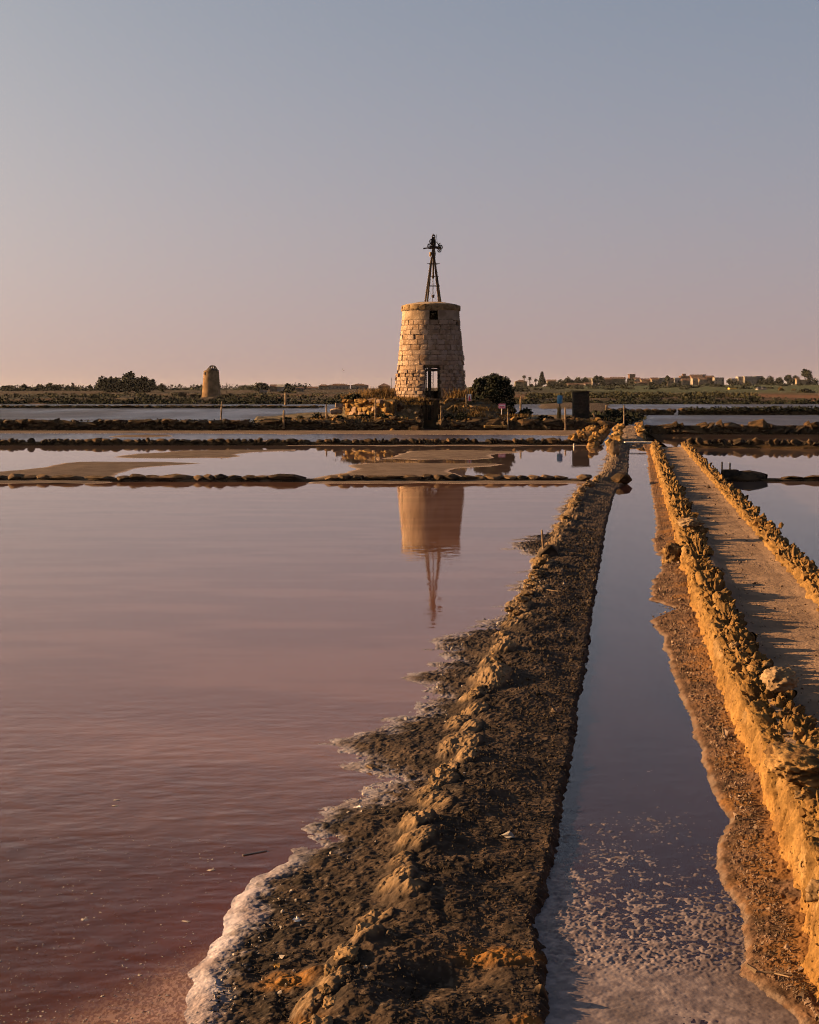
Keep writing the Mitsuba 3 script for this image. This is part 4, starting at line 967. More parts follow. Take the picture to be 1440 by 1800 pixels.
# orange slabs leaning below the tower, right of the pit
sl = thing('slab_pile', 'orange stone slabs leaning in the scrub right of the pit', 'slabs')
for (x0, y0, x1, y1, w_) in [(797, 726, 801, 712, 0.16), (805, 712, 807, 725, 0.16), (802, 711, 818, 708, 0.14), (811, 713, 813, 724, 0.14), (786, 722, 796, 714, 0.16), (781, 709, 788, 702, 0.15), (818, 722, 815, 712, 0.14)]:
    a, b = PD(x0, y0, 94.6), PD(x1, y1, 94.9); part(sl, 'slab', bar(a, b, w_ * 0.5, w_ * 0.42, 6), 'mat_yellow_stone')
k = thing('rubble_stone', 'pale lying stone right of the red and white sign', 'stone'); a, b = PD(826, 713, 95), PD(832, 716, 94.8); obj(k, bar(a, b, 0.09, 0.07, 6), 'mat_pale_rock')
k = thing('stone_ledge', 'pale squared ledge stones below the pink sign', 'ledge')
for (x0, x1) in ((851, 862), (862.5, 874), (874.5, 883), (883.5, 892)):
    a, b = PD(x0, 752, 92.2), PD(x1, 747.5, 92.2); m = block(b[0] - a[0], 0.4, b[2] - a[2], ry0, 0.15, 0.1); m.apply_translation((a + b) / 2); part(k, 'stone', m, 'mat_yellow_stone', 30)

rr2 = np.random.default_rng(77); n = 2600
px_ = rr2.uniform(560, 1060, n); d_ = rr2.uniform(93.2, 98.5, n); x_ = (px_ - 720) * d_ / F; z_, _q = island_z(x_, d_)
sz = rr2.lognormal(math.log(0.07), 0.5, n); ok = (z_ > 0.3)
k = thing('rubble', 'small rubble and clods covering the island slope', 'rubble', kind='stuff'); obj(k, scatter(np.stack([x_, d_, z_ + sz * 0.2], -1)[ok], sz[ok], rr2, 9), 'mat_crumb')
# signs
k = thing('sign', 'white sign with a red figure on two posts right of the windmill', 'sign')
d_ = 95.0; a, b = PD(822.5, 705, d_), PD(828.5, 692.5, d_); c_ = (a + b) / 2
part(k, 'post', bar(PD(820.2, 715, d_), PD(819.6, 692, d_), 0.045), 'mat_wood'); part(k, 'board', box(b[0] - a[0], 0.03, b[2] - a[2], c_), 'mat_white')
part(k, 'figure', cat_([hull([[c_[0] + x_, d_ - 0.022 + y_, a[2] + z_] for y_ in (0, 0.006) for (x_, z_) in ((-0.10, 0.02), (0.10, 0.02), (0.06, 0.2), (-0.06, 0.2))]), hull([[c_[0] + x_, d_ - 0.022 + y_, a[2] + z_] for y_ in (0, 0.006) for (x_, z_) in ((-0.035, 0.2), (0.035, 0.2), (0.05, 0.30), (0.0, 0.40), (-0.05, 0.30))])]), 'mat_red')
part(k, 'panel', box(0.27, 0.02, 0.38, c_ + [0.0, 0.02, -0.46]), 'mat_leaf_mid')
k = thing('sign', 'small pink notice on a single stake in front of the dark bush', 'sign')
d_ = 93.6; a, b = PD(876.7, 718, d_), PD(888.5, 709.6, d_); c_ = (a + b) / 2
part(k, 'post', bar(PD(881.6, 729, d_ + 0.04), PD(882.4, 715, d_ + 0.04), 0.03), 'mat_plank'); part(k, 'board', box(b[0] - a[0], 0.025, b[2] - a[2], c_), 'mat_pink')
part(k, 'band', box((b[0] - a[0]) * 0.8, 0.01, 0.06, c_ + [0, -0.018, 0.04]), 'mat_white'); part(k, 'band', box((b[0] - a[0]) * 0.6, 0.01, 0.04, c_ + [0, -0.018, -0.05]), 'mat_red')
# barrel on its pillar
k = thing('barrel_pillar', 'ochre masonry pillar under the blue barrel', 'pillar'); d_ = 98.0; a, b = PD(979.5, 739, d_), PD(986.5, 715.5, d_)
for i_ in range(3):
    h_ = (b[2] - a[2]) / 3; m = block(b[0] - a[0] - 0.02 * i_, 0.3, h_ - 0.012, ry0, 0.12, 0.1); m.apply_translation([(a[0] + b[0]) / 2, d_, a[2] + h_ * (i_ + 0.5)]); part(k, 'stone', m, 'mat_ochre', 30)
part(k, 'rail', bar(PD(984.3, 739, d_ - 0.15), PD(984.3, 706, d_ - 0.15), 0.04), 'mat_dark_wood')
k = thing('barrel', 'blue plastic barrel standing on a pillar left of the dark shed', 'barrel'); a, b = PD(979, 709.5, d_), PD(989.3, 695.5, d_); R_ = (b[0] - a[0]) / 2; zz_ = b[2] - a[2]
prof_ = [(0, 0), (R_ * 0.86, 0.0), (R_ * 0.95, 0.04), (R_ * 0.95, zz_ * 0.3), (R_, zz_ * 0.33), (R_ * 0.95, zz_ * 0.36), (R_ * 0.95, zz_ * 0.64), (R_, zz_ * 0.67), (R_ * 0.95, zz_ * 0.7), (R_ * 0.93, zz_ * 0.94), (R_ * 0.8, zz_), (0, zz_)]
m = trimesh.creation.revolve(np.array(prof_), sections=28); m.apply_translation([(a[0] + b[0]) / 2, d_, a[2]]); part(k, 'body', m, 'mat_blue', 40)
part(k, 'lid', trimesh.creation.cylinder(R_ * 0.5, 0.04, sections=20, transform=trimesh.transformations.translation_matrix([(a[0] + b[0]) / 2, d_, b[2] + 0.015])), 'mat_blue')
# dark shed
k = thing('shed', 'dark upright wooden shed on the right of the island', 'shed'); d_ = 97.5; a, b = PD(1008, 740, d_), PD(1036.5, 690, d_)
W_, Hh = b[0] - a[0], b[2] - a[2] + 0.1
part(k, 'frame', box(W_ - 0.06, 0.9, Hh - 0.05, ((a[0] + b[0]) / 2, d_ + 0.5, a[2] + Hh / 2 - 0.03)), 'mat_dark_wood')
nb = 8
for i_ in range(nb):
    w_ = W_ / nb; m = box(w_ - 0.012, 0.025, Hh * (1 - 0.01 * (i_ % 2)) - 0.02 * i_ / nb * 2, (a[0] + w_ * (i_ + 0.5), d_ + 0.03 + 0.004 * (i_ % 3), a[2] + Hh / 2 - 0.02)); part(k, 'plank', m, 'mat_dark_wood')
m = box(W_ + 0.12, 1.15, 0.05, (0, 0, 0)); m.apply_transform(trimesh.transformations.rotation_matrix(math.radians(1.6), [0, 1, 0])); m.apply_translation([(a[0] + b[0]) / 2, d_ + 0.48, a[2] + Hh]); part(k, 'roof', m, 'mat_dark_wood')

# ------------------------------------------------------------------ vegetation
def crown_pts(rg_, lumps, n, shell=0.55):
    lumps = np.array(lumps, float); w = lumps[:, 3] ** 2; c_ = rg_.choice(len(lumps), n, p=w / w.sum())
    v = rg_.normal(0, 1, (n, 3)); v /= np.linalg.norm(v, axis=1, keepdims=True)
    r_ = rg_.uniform(shell * 0.6, 1.0, (n, 1)) ** 0.7 * rg_.choice([0.8, 0.95, 1.05, 1.22], (n, 1), p=[0.3, 0.35, 0.25, 0.1])
    q_ = v * r_ * lumps[c_][:, 3:4] * np.array([1, 1, 0.85]) + lumps[c_][:, :3]
    return q_


def bush(name, label, cat, lumps, n, size, matn, rg_, stem=True, group=None, trunk_r=0.06, base=None):
    k_ = thing(name, label, cat, group)
    part(k_, 'crown', leaves(crown_pts(rg_, lumps, n), rg_.uniform(0.6, 1.3, n) * size, rg_), matn)
    if stem:
        l_ = np.array(lumps); b_ = np.array([l_[:, 0].mean(), l_[:, 1].mean(), (l_[:, 2] - l_[:, 3]).min() - 0.3]) if base is None else base
        part(k_, 'trunk', cat_([bar(b_, [q_[0], q_[1], q_[2]], trunk_r, trunk_r * 0.4, 6) for q_ in lumps]), 'mat_bark')
    return k_


rv = np.random.default_rng(21)
def lumps_px(lst, d, dj=0.5):
    out = []
    for (px, py, r_) in lst:
        p = PD(px, py, d + rv.normal(0, dj)); out.append((p[0], p[1], p[2], r_ * d / F))
    return out


bush('dark_bush', 'large dark round bush right of the windmill tower', 'bush', lumps_px([(840, 690, 17), (853, 675, 15), (870, 668, 13), (886, 674, 12), (894, 690, 11), (870, 692, 21), (845, 708, 18), (884, 712, 17), (826, 702, 10), (862, 722, 14), (897, 708, 9), (842, 672, 8)], 106, 0.5), 9000, 0.18, 'mat_leaf_dark', rv, trunk_r=0.12)
def tuft(name, label, cat, px, py, d, w, h, n, matn, lean=0.0, blade=0.03, group=None):
    """a clump of thin upright blades"""
    p = PD(px, py, d); k_ = thing(name, label, cat, group)
    b_ = np.stack([rv.normal(0, w / 2.2, n), rv.normal(0, w / 3, n), np.zeros(n)], -1) + p
    ang = rv.uniform(0, 6.28, n); sp_ = rv.uniform(0.05, 0.55, n); L_ = h * rv.uniform(0.5, 1.1, n)
    tip = b_ + np.stack([np.cos(ang) * sp_ * L_ + lean * L_, np.sin(ang) * sp_ * L_, L_ * np.sqrt(1 - sp_ ** 2 * 0.8)], -1)
    w_ = np.stack([-np.sin(ang), np.cos(ang), 0 * ang], -1) * blade * rv.uniform(0.5, 1.2, n)[:, None]
    v = np.stack([b_ - w_, b_ + w_, (b_ + tip) / 2 + w_ * 0.8 + [0, 0, 0.03], tip], 1).reshape(-1, 3)
    i_ = np.arange(n)[:, None] * 4
    obj(k_, trimesh.Trimesh(v, np.vstack([i_ + [0, 1, 2], i_ + [0, 2, 3]]), process=False), matn)
    return k_


tuft('dry_grass', 'tall orange dry grass clump left of the windmill foot', 'grass', 671, 703, 99.5, 1.7, 1.0, 900, 'mat_dry_grass', blade=0.03)
tuft('dry_grass', 'short dark orange grass on the mound left of the tall clump', 'grass', 640, 701, 98.5, 1.6, 0.45, 500, 'mat_dry_grass', blade=0.03)
tuft('dry_grass', 'dry grass spilling over the bank at the windmill foot', 'grass', 715, 704, 95.8, 1.4, 0.35, 500, 'mat_dry_grass', blade=0.025)
tuft('dry_grass', 'bleached dry grass against the shaded right of the windmill', 'grass', 809, 700, 96.0, 1.0, 0.75, 450, 'mat_dry_grass', blade=0.025)
tuft('dry_grass', 'pale brown grass tuft between the two signs', 'grass', 836, 733, 94.0, 0.6, 0.45, 260, 'mat_dry_grass', blade=0.025)
tuft('dry_grass', 'reddish dry grass below the dark bush', 'grass', 868, 724, 96, 1.2, 0.5, 320, 'mat_dry_grass', blade=0.03)
for (px, py, d_, w_, h_, n_, lab) in [(730, 712, 95.2, 1.0, 0.3, 260, 'dry grass on the slope left of the pit'), (850, 722, 95.4, 1.0, 0.35, 260, 'brown grass left of the pink sign'), (910, 733, 94.5, 1.2, 0.3, 260, 'brown grass right of the pink sign'), (655, 741, 93.8, 1.4, 0.3, 300, 'brown grass below the yellow wall'), (545, 742, 94.0, 1.6, 0.35, 300, 'brown grass at the left end of the island'), (1040, 742, 94.5, 1.0, 0.3, 200, 'dry grass at the foot of the shed')]:
    tuft('dry_grass', lab, 'grass', px, py, d_, w_, h_, n_, 'mat_dry_grass', blade=0.022)
SCR = [(622, 698, 9, 97.5, 'low dark shrub behind the ruined yellow wall'), (700, 738, 12, 94.2, 'dark scrub patch below the broken blocks'), (680, 735, 9, 94.3, 'dark scrub at the foot of the yellow wall'), (640, 733, 7, 94.6, 'olive shrub growing from the yellow wall'),
       (812, 732, 11, 94.6, 'olive scrub below the orange slabs'), (790, 735, 8, 94.4, 'low scrub beside the stone pillar'), (850, 735, 12, 95, 'dark scrub left of the pink sign'), (905, 735, 12, 95, 'dark scrub right of the pink sign'), (925, 728, 12, 97, 'dark scrub before the water right of the bush'),
       (958, 737, 10, 95.5, 'dark round shrub left of the blue barrel'), (1002, 737, 6, 97, 'low shrub left of the dark shed'), (838, 726, 12, 97, 'dark scrub at the left foot of the big round bush'), (872, 730, 13, 97, 'dark scrub under the middle of the big round bush'), (900, 722, 10, 99, 'dark scrub at the right foot of the big round bush'), (560, 737, 11, 94.8, 'dark scrub left of the fallen blocks'), (530, 738, 10, 95, 'brown scrub at the left end of the island'), (600, 739, 9, 94.6, 'dark scrub in front of the fallen blocks'),
       (465, 742, 7, 94.6, 'scrub on the low left tip of the island'), (500, 740, 8, 95.5, 'scrub between the two left posts'), (1055, 737, 8, 97, 'dark scrub right of the shed'), (1080, 728, 9, 104, 'dark scrub behind the channel end'), (820, 712, 10, 97, 'dark scrub at the windmill right foot'), (800, 722, 8, 95.6, 'olive shrub among the orange slabs')]
for (px, py, r_, d_, lab) in SCR:
    l_ = lumps_px([(px + rv.normal(0, r_ * 0.5), py + rv.normal(0, r_ * 0.15), r_ * rv.uniform(0.45, 0.8)) for _ in range(6)], d_, 0.25)
    bush('shrub', lab, 'shrub', l_, 900, 0.13, ['mat_leaf_dark', 'mat_leaf_mid'][('olive' in lab) or ('brown' in lab)], rv, stem=False)
# samphire on the far dykes and scrub on the far shores: one mass each
def scrub_mass(label, px0, px1, d0, d1, n, h, size, matn, seed, zbase=None, name='scrub'):
    r2 = np.random.default_rng(seed); nc = max(20, int((px1 - px0) / 7))
    cx = r2.uniform(px0, px1, nc); cd = r2.uniform(d0, d1, nc); ch_ = h * r2.uniform(0.45, 1.15, nc)
    c_ = r2.integers(0, nc, n); d_ = cd[c_] + r2.normal(0, ch_[c_] * 1.2); x_ = (cx[c_] - 720) * cd[c_] / F + r2.normal(0, 1, n) * ch_[c_] * 1.1
    zb_ = ground_z(x_, d_) if zbase is None else np.full(n, zbase)
    z_ = zb_ + ch_[c_] * np.abs(r2.normal(0, 0.55, n)).clip(0, 1.1)
    k_ = thing(name, label, 'scrub', kind='stuff')
    obj(k_, leaves(np.stack([x_, d_, z_], -1), size * r2.uniform(0.6, 1.3, n), r2), matn)


scrub_mass('dark scrub along the far left shore beyond the windy pan', -60, 700, 262, 280, 16000, 1.25, 0.34, 'mat_leaf_dark', 31)
scrub_mass('dark reeds along the far right shore beyond the windy pan', 900, 1520, 262, 280, 12000, 0.9, 0.34, 'mat_leaf_dark', 32)
scrub_mass('olive brown scrub behind the far right shore', 930, 1330, 290, 360, 9000, 1.1, 0.4, 'mat_leaf_mid', 33)
scrub_mass('scrub behind the far left shore', -60, 720, 300, 420, 4000, 0.8, 0.4, 'mat_leaf_mid', 34)
scrub_mass('dark hedges along the horizon on the left', -80, 545, 620, 720, 10000, 2.2, 0.7, 'mat_leaf_far', 35)
scrub_mass('green orchard rows on the slope below the town', 890, 1540, 560, 840, 10000, 1.0, 0.6, 'mat_leaf_far', 36)
scrub_mass('low samphire on the thin dyke of the left windy pan', -60, 560, 204, 206, 2200, 0.22, 0.16, 'mat_leaf_dark', 37, 0.22)
scrub_mass('samphire tufts on the thin dyke of the right windy pan', 1196, 1500, 151, 153, 2200, 0.35, 0.2, 'mat_leaf_dark', 38, 0.5)
scrub_mass('brown growth on top of the island front wall left', -60, 460, 93.3, 93.8, 1500, 0.14, 0.08, 'mat_leaf_mid', 39, 0.62)
scrub_mass('dark scrub on the strip right of the shed', 1035, 1120, 100, 150, 1500, 0.7, 0.3, 'mat_leaf_dark', 40, 0.1)
# strip of land behind the shed, between the windy pans
sx_ = np.array([1040, 1060, 1078, 1100]); stripY = np.linspace(100, 262, 60); stripU = np.linspace(0, 1, 14)
SX = (((945 - 720) + (1075 - 945) * stripU[None] + 25 * (fb(stripY * 0, stripY, 0.06, 9, 2)[:, None] - 0.5)) * stripY[:, None] / F); SY = np.repeat(stripY[:, None], 14, 1)
SZ = 0.4 * np.sin(stripU * math.pi)[None] ** 0.5 * (0.6 + 0.8 * fb(SX, SY, 0.4, 10, 3)) - 0.08 - 1.0 * (sst(918, 930, 720 + SX * F / SY) * 0)
SZ = np.where(((stripY > 128) & (stripY < 200))[:, None] & (stripU < 0.55)[None], -0.2, SZ)
struct('land_strip', grid_mesh(SX, SY, SZ), 'mat_clod', True, label='narrow dark strip of land between the windy pans behind the shed', cat='land')

# ------------------------------------------------------------------ far shore: trees
def far_tree(name, label, lst, d, n, size, matn='mat_leaf_far', base_py=692, trunk=0.35, group=None):
    l_ = lumps_px(lst, d, 1.5); b_ = PD(lst[0][0], base_py, d)
    b_ = np.array([np.mean([q_[0] for q_ in l_]), d, float(ground_z(np.array([b_[0]]), np.array([d]))[0]) - 0.5])
    return bush(name, label, 'tree', l_, n, size, matn, rv, True, group, trunk, b_)


far_tree('tree', 'broad dark tree on the left end of the round clump', [(185, 676, 14), (176, 679, 8), (196, 672, 10)], 520, 1300, 0.8)
far_tree('tree', 'tallest rounded tree in the middle of the clump left of the far windmill', [(225, 668, 13), (229, 661, 8), (220, 676, 14), (233, 674, 12)], 520, 1500, 0.8)
far_tree('tree', 'wide dark tree on the right end of the round clump', [(250, 673, 12), (264, 675, 10), (258, 680, 12), (243, 680, 12), (270, 680, 6)], 520, 1500, 0.8)
far_tree('tree', 'dark tree filling the middle left of the round clump', [(205, 674, 11), (210, 682, 12), (192, 683, 10)], 525, 1100, 0.8)
far_tree('tree', 'small round tree right of the round clump', [(284, 682, 7)], 540, 400, 0.8)
for i_, (px, py, r_) in enumerate([(12, 682, 6), (42, 681, 6), (70, 681, 7), (86, 680, 7), (100, 682, 6), (120, 683, 5)]):
    far_tree('tree', 'low hedge tree on the left horizon', [(px, py, r_), (px + 6, py + 4, r_), (px - 5, py + 5, r_ * 0.8)], 640, 350, 1.0, group='low hedge trees on the left horizon')
far_tree('cypress', 'slim pointed cypress on the left horizon', [(128, 679, 2.6), (128, 684, 3.0), (128, 675, 1.6)], 640, 220, 0.7)
far_tree('tree', 'small lollipop tree left of the round clump', [(158, 680, 3.4)], 560, 200, 0.6, trunk=0.2)
far_tree('tree', 'round dark tree left of the brown house', [(458, 679, 8), (465, 681, 8), (452, 683, 6)], 560, 700, 0.8)
far_tree('tree', 'smaller dark tree between the brown house and the pale apartments', [(507, 680, 6), (511, 684, 7), (503, 685, 6)], 560, 500, 0.8)
far_tree('tree', 'olive bush tree in front of the brown house', [(505, 691, 8), (495, 693, 6), (518, 694, 6)], 480, 500, 0.7, 'mat_leaf_mid')
def palm(label, px, py, d, r_, ybase):
    a, b = PD(px, ybase, d), PD(px, py, d); k_ = thing('palm_tree', label, 'palm')
    part(k_, 'trunk', bar(a, b, 0.35, 0.25, 7), 'mat_bark'); n = 40; v = []; f = []; rr = r_ * d / F
    for i_ in range(n):
        az_, el_ = rv.uniform(0, 6.28), rv.uniform(-0.7, 1.3); pts = [b + rr * t_ * np.array([math.cos(az_) * math.cos(el_), math.sin(az_) * math.cos(el_), math.sin(el_)]) - [0, 0, rr * 0.55 * t_ ** 2] for t_ in (0, 0.4, 0.75, 1.05)]
        w_ = np.array([-math.sin(az_), math.cos(az_), 0]); o_ = len(v)
        for q_, ww in zip(pts, (0.1, 0.3, 0.25, 0.02)): v += [q_ - w_ * ww, q_ + w_ * ww - [0, 0, 0.1]]
        for j_ in range(3): f += [[o_ + 2 * j_, o_ + 2 * j_ + 1, o_ + 2 * j_ + 3], [o_ + 2 * j_, o_ + 2 * j_ + 3, o_ + 2 * j_ + 2]]
    part(k_, 'crown', trimesh.Trimesh(np.array(v), f, process=False), 'mat_leaf_far')


palm('taller palm above the ochre house at the left end of the town', 921.5, 661, 880, 4, 678)
palm('shorter palm right of the taller one', 931.5, 664, 880, 4, 679)
palm('small palm left of the tiered pine', 942, 667, 880, 4, 680)
# tiered pine
k = thing('pine_tree', 'tall tiered pine standing above the town roofs', 'pine'); d_ = 870
a, b = PD(953, 684, d_), PD(953, 652.5, d_); part(k, 'trunk', bar(a, b, 0.4, 0.08, 7), 'mat_bark'); pp = []
for i_, py in enumerate(np.linspace(655, 675, 8)):
    rr = (1.2 + i_ * 0.92) * d_ / F; c_ = PD(953, py, d_); nn = 60 + 25 * i_; an = rv.uniform(0, 6.28, nn); q_ = rr * np.sqrt(rv.random(nn)); pp.append(c_ + np.stack([np.cos(an) * q_, np.sin(an) * q_, rv.normal(0, 0.25, nn) + 0.12 * q_], -1))
pp = np.vstack(pp); part(k, 'crown', leaves(pp, rv.uniform(0.5, 0.9, len(pp)), rv), 'mat_leaf_far')
TOWNTREES = [(985, 673, 9, 'broad dark tree left of the white house'), (998, 668, 8, 'tall bushy tree behind the broad dark one'), (1006, 672, 7, 'narrow tree left of the white house'), (1016, 669, 9, 'round tree before the white house'), (1029, 668, 7, 'tall pine before the white house'), (1049, 665, 7, 'dark tree on the left of the white house gable'), (1056, 665, 6, 'dark tree touching the white house'),
             (1060, 676, 9, 'dark low tree below the white house'), (1082, 678, 7, 'low dark hedge tree right of the white house'), (1110, 671, 11, 'big dark round tree below the red tower block'), (1174, 664, 5, 'slim dark tree in the middle of the town'), (1283, 669, 5, 'tree between the terraces'), (1340, 668, 8, 'first dark tree right of the long terrace'), (1354, 667, 9, 'second dark tree right of the long terrace'), (1370, 668, 8, 'dark tree on the right ridge'),
             (1386, 663, 7, 'round dark tree on the right ridge'), (1400, 666, 9, 'wide dark tree left of the umbrella pine'), (1430, 672, 12, 'dark tree mass at the right edge of the frame'), (966, 678, 8, 'dark tree under the tiered pine'), (943, 680, 6, 'small dark tree in front of the ochre house'), (925, 690, 9, 'dark hedge tree on the near slope left'), (912, 688, 7, 'dark hedge tree beside the dark bush')]
for (px, py, r_, lab) in TOWNTREES:
    d_ = 880 if py < 685 else 520
    far_tree('tree', lab, [(px, py, r_ * 0.75), (px - r_ * 0.45, py + r_ * 0.45, r_ * 0.6), (px + r_ * 0.45, py + r_ * 0.5, r_ * 0.6), (px, py + r_ * 0.7, r_ * 0.6)], d_, 420, 0.95)
rt_ = np.random.default_rng(404)
for i_ in range(26):
    px = 905 + 535 * (i_ + rt_.random()) / 26; py = np.interp(px, [900, 1100, 1300, 1440], [679, 676, 673, 672]) + rt_.uniform(-2, 2); r_ = rt_.uniform(3.5, 6.5); d_ = rt_.uniform(855, 905)
    far_tree('tree', ('dark small tree among the left half of the town houses' if px < 1170 else 'dark small tree among the right half of the town houses'), [(px, py, r_ * 0.8), (px - r_ * 0.5, py + r_ * 0.4, r_ * 0.6), (px + r_ * 0.6, py + r_ * 0.3, r_ * 0.55)], d_, 260, 0.8, group='small dark trees among the left half of the town' if px < 1170 else 'small dark trees among the right half of the town')
far_tree('umbrella_pine', 'leaning umbrella pine on the right ridge', [(1415, 654, 6), (1420, 656, 7), (1413, 659, 4), (1424, 662, 5), (1423, 668, 4)], 860, 700, 0.8)
far_tree('tree', 'big olive tree on the sunny field at the right', [(1415, 690, 9), (1408, 692, 7), (1424, 691, 8), (1418, 694, 8)], 470, 900, 0.6, 'mat_leaf_mid')
far_tree('tree', 'small bare brown bush left of the big olive tree', [(1372, 684, 4), (1375, 688, 5)], 520, 250, 0.5, 'mat_dry_grass')
far_tree('tree', 'brown bush beside the big olive tree', [(1396, 687, 4), (1393, 690, 4)], 520, 250, 0.5, 'mat_dry_grass')

# ------------------------------------------------------------------ far houses
def house(label, px0, px1, ytop, ybase, d, matn, roof='flat', roofm='mat_roof_tile', wins=(), rh=2.0, depth=7.0, cat='house', name='house', group=None, yaw=0.0):
    """a building between two picture columns; wins = rows of (count, y from the top 0..1, w px, h px)"""
    a, b = PD(px0, ybase, d), PD(px1, ytop, d); W_, Hh = b[0] - a[0], b[2] - a[2]; z0 = a[2] - 3.0
    k_ = thing(name, label, cat, group); cx_ = (a[0] + b[0]) / 2
    part(k_, 'wall', box(W_, depth, Hh + 3.0, (cx_, d + depth / 2, z0 + (Hh + 3.0) / 2)), matn)
    if roof == 'gable':
        e = 0.35; pts = np.array([[x_, y_, z_] for x_ in (-W_ / 2 - e, W_ / 2 + e) for (y_, z_) in ((-e, 0), (depth + e, 0), (depth / 2, rh))]) + [cx_, d, b[2] + 0.02]
        part(k_, 'roof', hull(pts), roofm)
    elif roof == 'hip':
        e = 0.4; pts = np.array([[-W_ / 2 - e, -e, 0], [W_ / 2 + e, -e, 0], [-W_ / 2 - e, depth + e, 0], [W_ / 2 + e, depth + e, 0], [-W_ / 2 + depth / 2.4, depth / 2, rh], [W_ / 2 - depth / 2.4, depth / 2, rh]]) + [cx_, d, b[2] + 0.02]
        part(k_, 'roof', hull(pts), roofm)
    else:
        part(k_, 'roof', box(W_ + 0.3, depth + 0.3, 0.35, (cx_, d + depth / 2, b[2] + 0.18)), matn if roofm is None else roofm)
    for (n_, fy, ww, hh) in wins:
        for i_ in range(n_):
            x_ = a[0] + W_ * (i_ + 0.5) / n_; z_ = b[2] - Hh * fy; w_, h_ = ww * d / F, hh * d / F
            wk = part(k_, 'window', box(w_, 0.10, h_, (x_, d - 0.02, z_)), 'mat_window_dark')
            part(wk, 'sill', box(w_ + 0.3, 0.22, 0.14, (x_, d - 0.06, z_ - h_ / 2 - 0.08)), matn)
    return k_


WF = 'mat_far_white'; CR_ = 'mat_far_cream'
G1 = 'pale apartment block with a red tiled roof, '
house(G1 + 'leftmost and narrowest of the three', 560, 576, 678.5, 688, 640, CR_, 'hip', wins=((2, 0.42, 4, 3.6),), rh=0.8)
house(G1 + 'widest in the middle of the three', 577, 614, 677.5, 689, 640, WF, 'hip', wins=((6, 0.38, 2.4, 3.6), (6, 0.8, 2.4, 3)), rh=0.8)
house(G1 + 'rightmost of the three', 617, 647, 677.5, 689, 640, WF, 'hip', wins=((4, 0.42, 4.0, 3.6), (4, 0.85, 3, 2)), rh=0.8)
house('low house with a red roof behind the orange grass clump', 665, 686, 679, 690, 640, 'mat_far_red', 'hip', rh=1.4)
house('brown two part house left of the far apartments', 475, 487, 679.5, 692, 560, CR_, 'gable', wins=((1, 0.4, 2.5, 2.5),), rh=0.9)
house('dark brown barn beside the brown house', 487, 498, 680, 693, 556, 'mat_far_grey', 'gable', 'mat_far_grey', rh=1.0)
house('low white cottage left of the brown house', 457, 467, 688, 691.5, 470, WF, 'flat', None, wins=((2, 0.5, 1.2, 1.5),), depth=4)
house('small pale house left of the apartments', 521, 532, 684, 692, 560, CR_, 'gable', wins=((2, 0.5, 1.5, 2),), rh=0.8)
house('low tiled house just left of the apartments', 536, 557, 682.5, 690, 640, 'mat_far_grey', 'gable', rh=0.8, wins=((3, 0.5, 2, 2),))
house('ochre villa under the two palms at the left end of the town', 906, 927, 671, 681, 885, 'mat_far_ochre', 'hip', rh=1.2, wins=((4, 0.5, 2, 2.4),))
house('low orange roofed house right of the tiered pine', 963, 978, 670, 678, 890, 'mat_far_ochre', 'gable', rh=1.0, wins=((3, 0.55, 1.6, 2),))
house('long low orange house below the trees', 999, 1027, 676, 681, 870, 'mat_far_ochre', 'gable', rh=0.8, wins=((5, 0.55, 1.4, 1.8),))
house('white gabled house in the left part of the town', 1031, 1042, 667, 678, 885, WF, 'gable', WF, rh=1.2, wins=((3, 0.35, 1.4, 2), (3, 0.75, 1.4, 2)))
house('second white house joined to the gabled one', 1042, 1052, 668.5, 679, 880, WF, 'gable', WF, rh=1.4, wins=((2, 0.35, 1.6, 2), (2, 0.75, 1.6, 2)))
house('small white cottage below the two white houses', 1029, 1040, 675, 681, 860, WF, 'gable', rh=0.9, wins=((2, 0.5, 1.4, 1.8),))
house('brick red house row left of the red tower block', 1057, 1076, 667, 678, 892, 'mat_far_red', 'gable', rh=1.2, wins=((4, 0.5, 1.6, 2),))
house('ochre red terrace behind the big round tree', 1075, 1100, 666, 678, 894, 'mat_far_ochre', 'gable', rh=1.2, wins=((5, 0.4, 1.6, 2), (5, 0.78, 1.6, 2)))
house('square red tower block rising above the town', 1107, 1117, 658.5, 672, 910, 'mat_far_red', 'flat', None, wins=((2, 0.3, 2, 2.4), (2, 0.65, 2, 2.4)))
house('grey house right of the red tower block', 1117, 1126, 666, 677, 896, 'mat_far_grey', 'gable', rh=1.0, wins=((2, 0.45, 1.6, 2),))
house('low orange house below the red tower block', 1118, 1137, 673, 679, 875, 'mat_far_ochre', 'gable', rh=0.9, wins=((3, 0.5, 1.5, 2),))
house('pale house with two dark windows left of the slim tree', 1128, 1145, 668.5, 678, 890, CR_, 'gable', rh=1.3, wins=((3, 0.5, 1.8, 2.4),))
house('cream house with a loggia right of the pale one', 1146, 1158, 667, 679, 885, CR_, 'gable', rh=1.3, wins=((2, 0.35, 2.4, 2), (2, 0.75, 2.4, 2.6)))
house('dark grey tall house beside the slim tree', 1159, 1171, 665, 679, 890, 'mat_far_grey', 'flat', None, wins=((2, 0.3, 1.6, 2), (2, 0.7, 1.6, 2)))
house('cream gabled villa with a porch in the town middle', 1174, 1185, 668, 678, 880, CR_, 'gable', rh=1.4, wins=((2, 0.4, 2.4, 2.2), (2, 0.85, 2.4, 2)))
house('grey block behind the gabled villa', 1186, 1200, 665, 678, 895, 'mat_far_grey', 'flat', None, wins=((3, 0.35, 1.6, 2), (3, 0.75, 1.6, 2)))
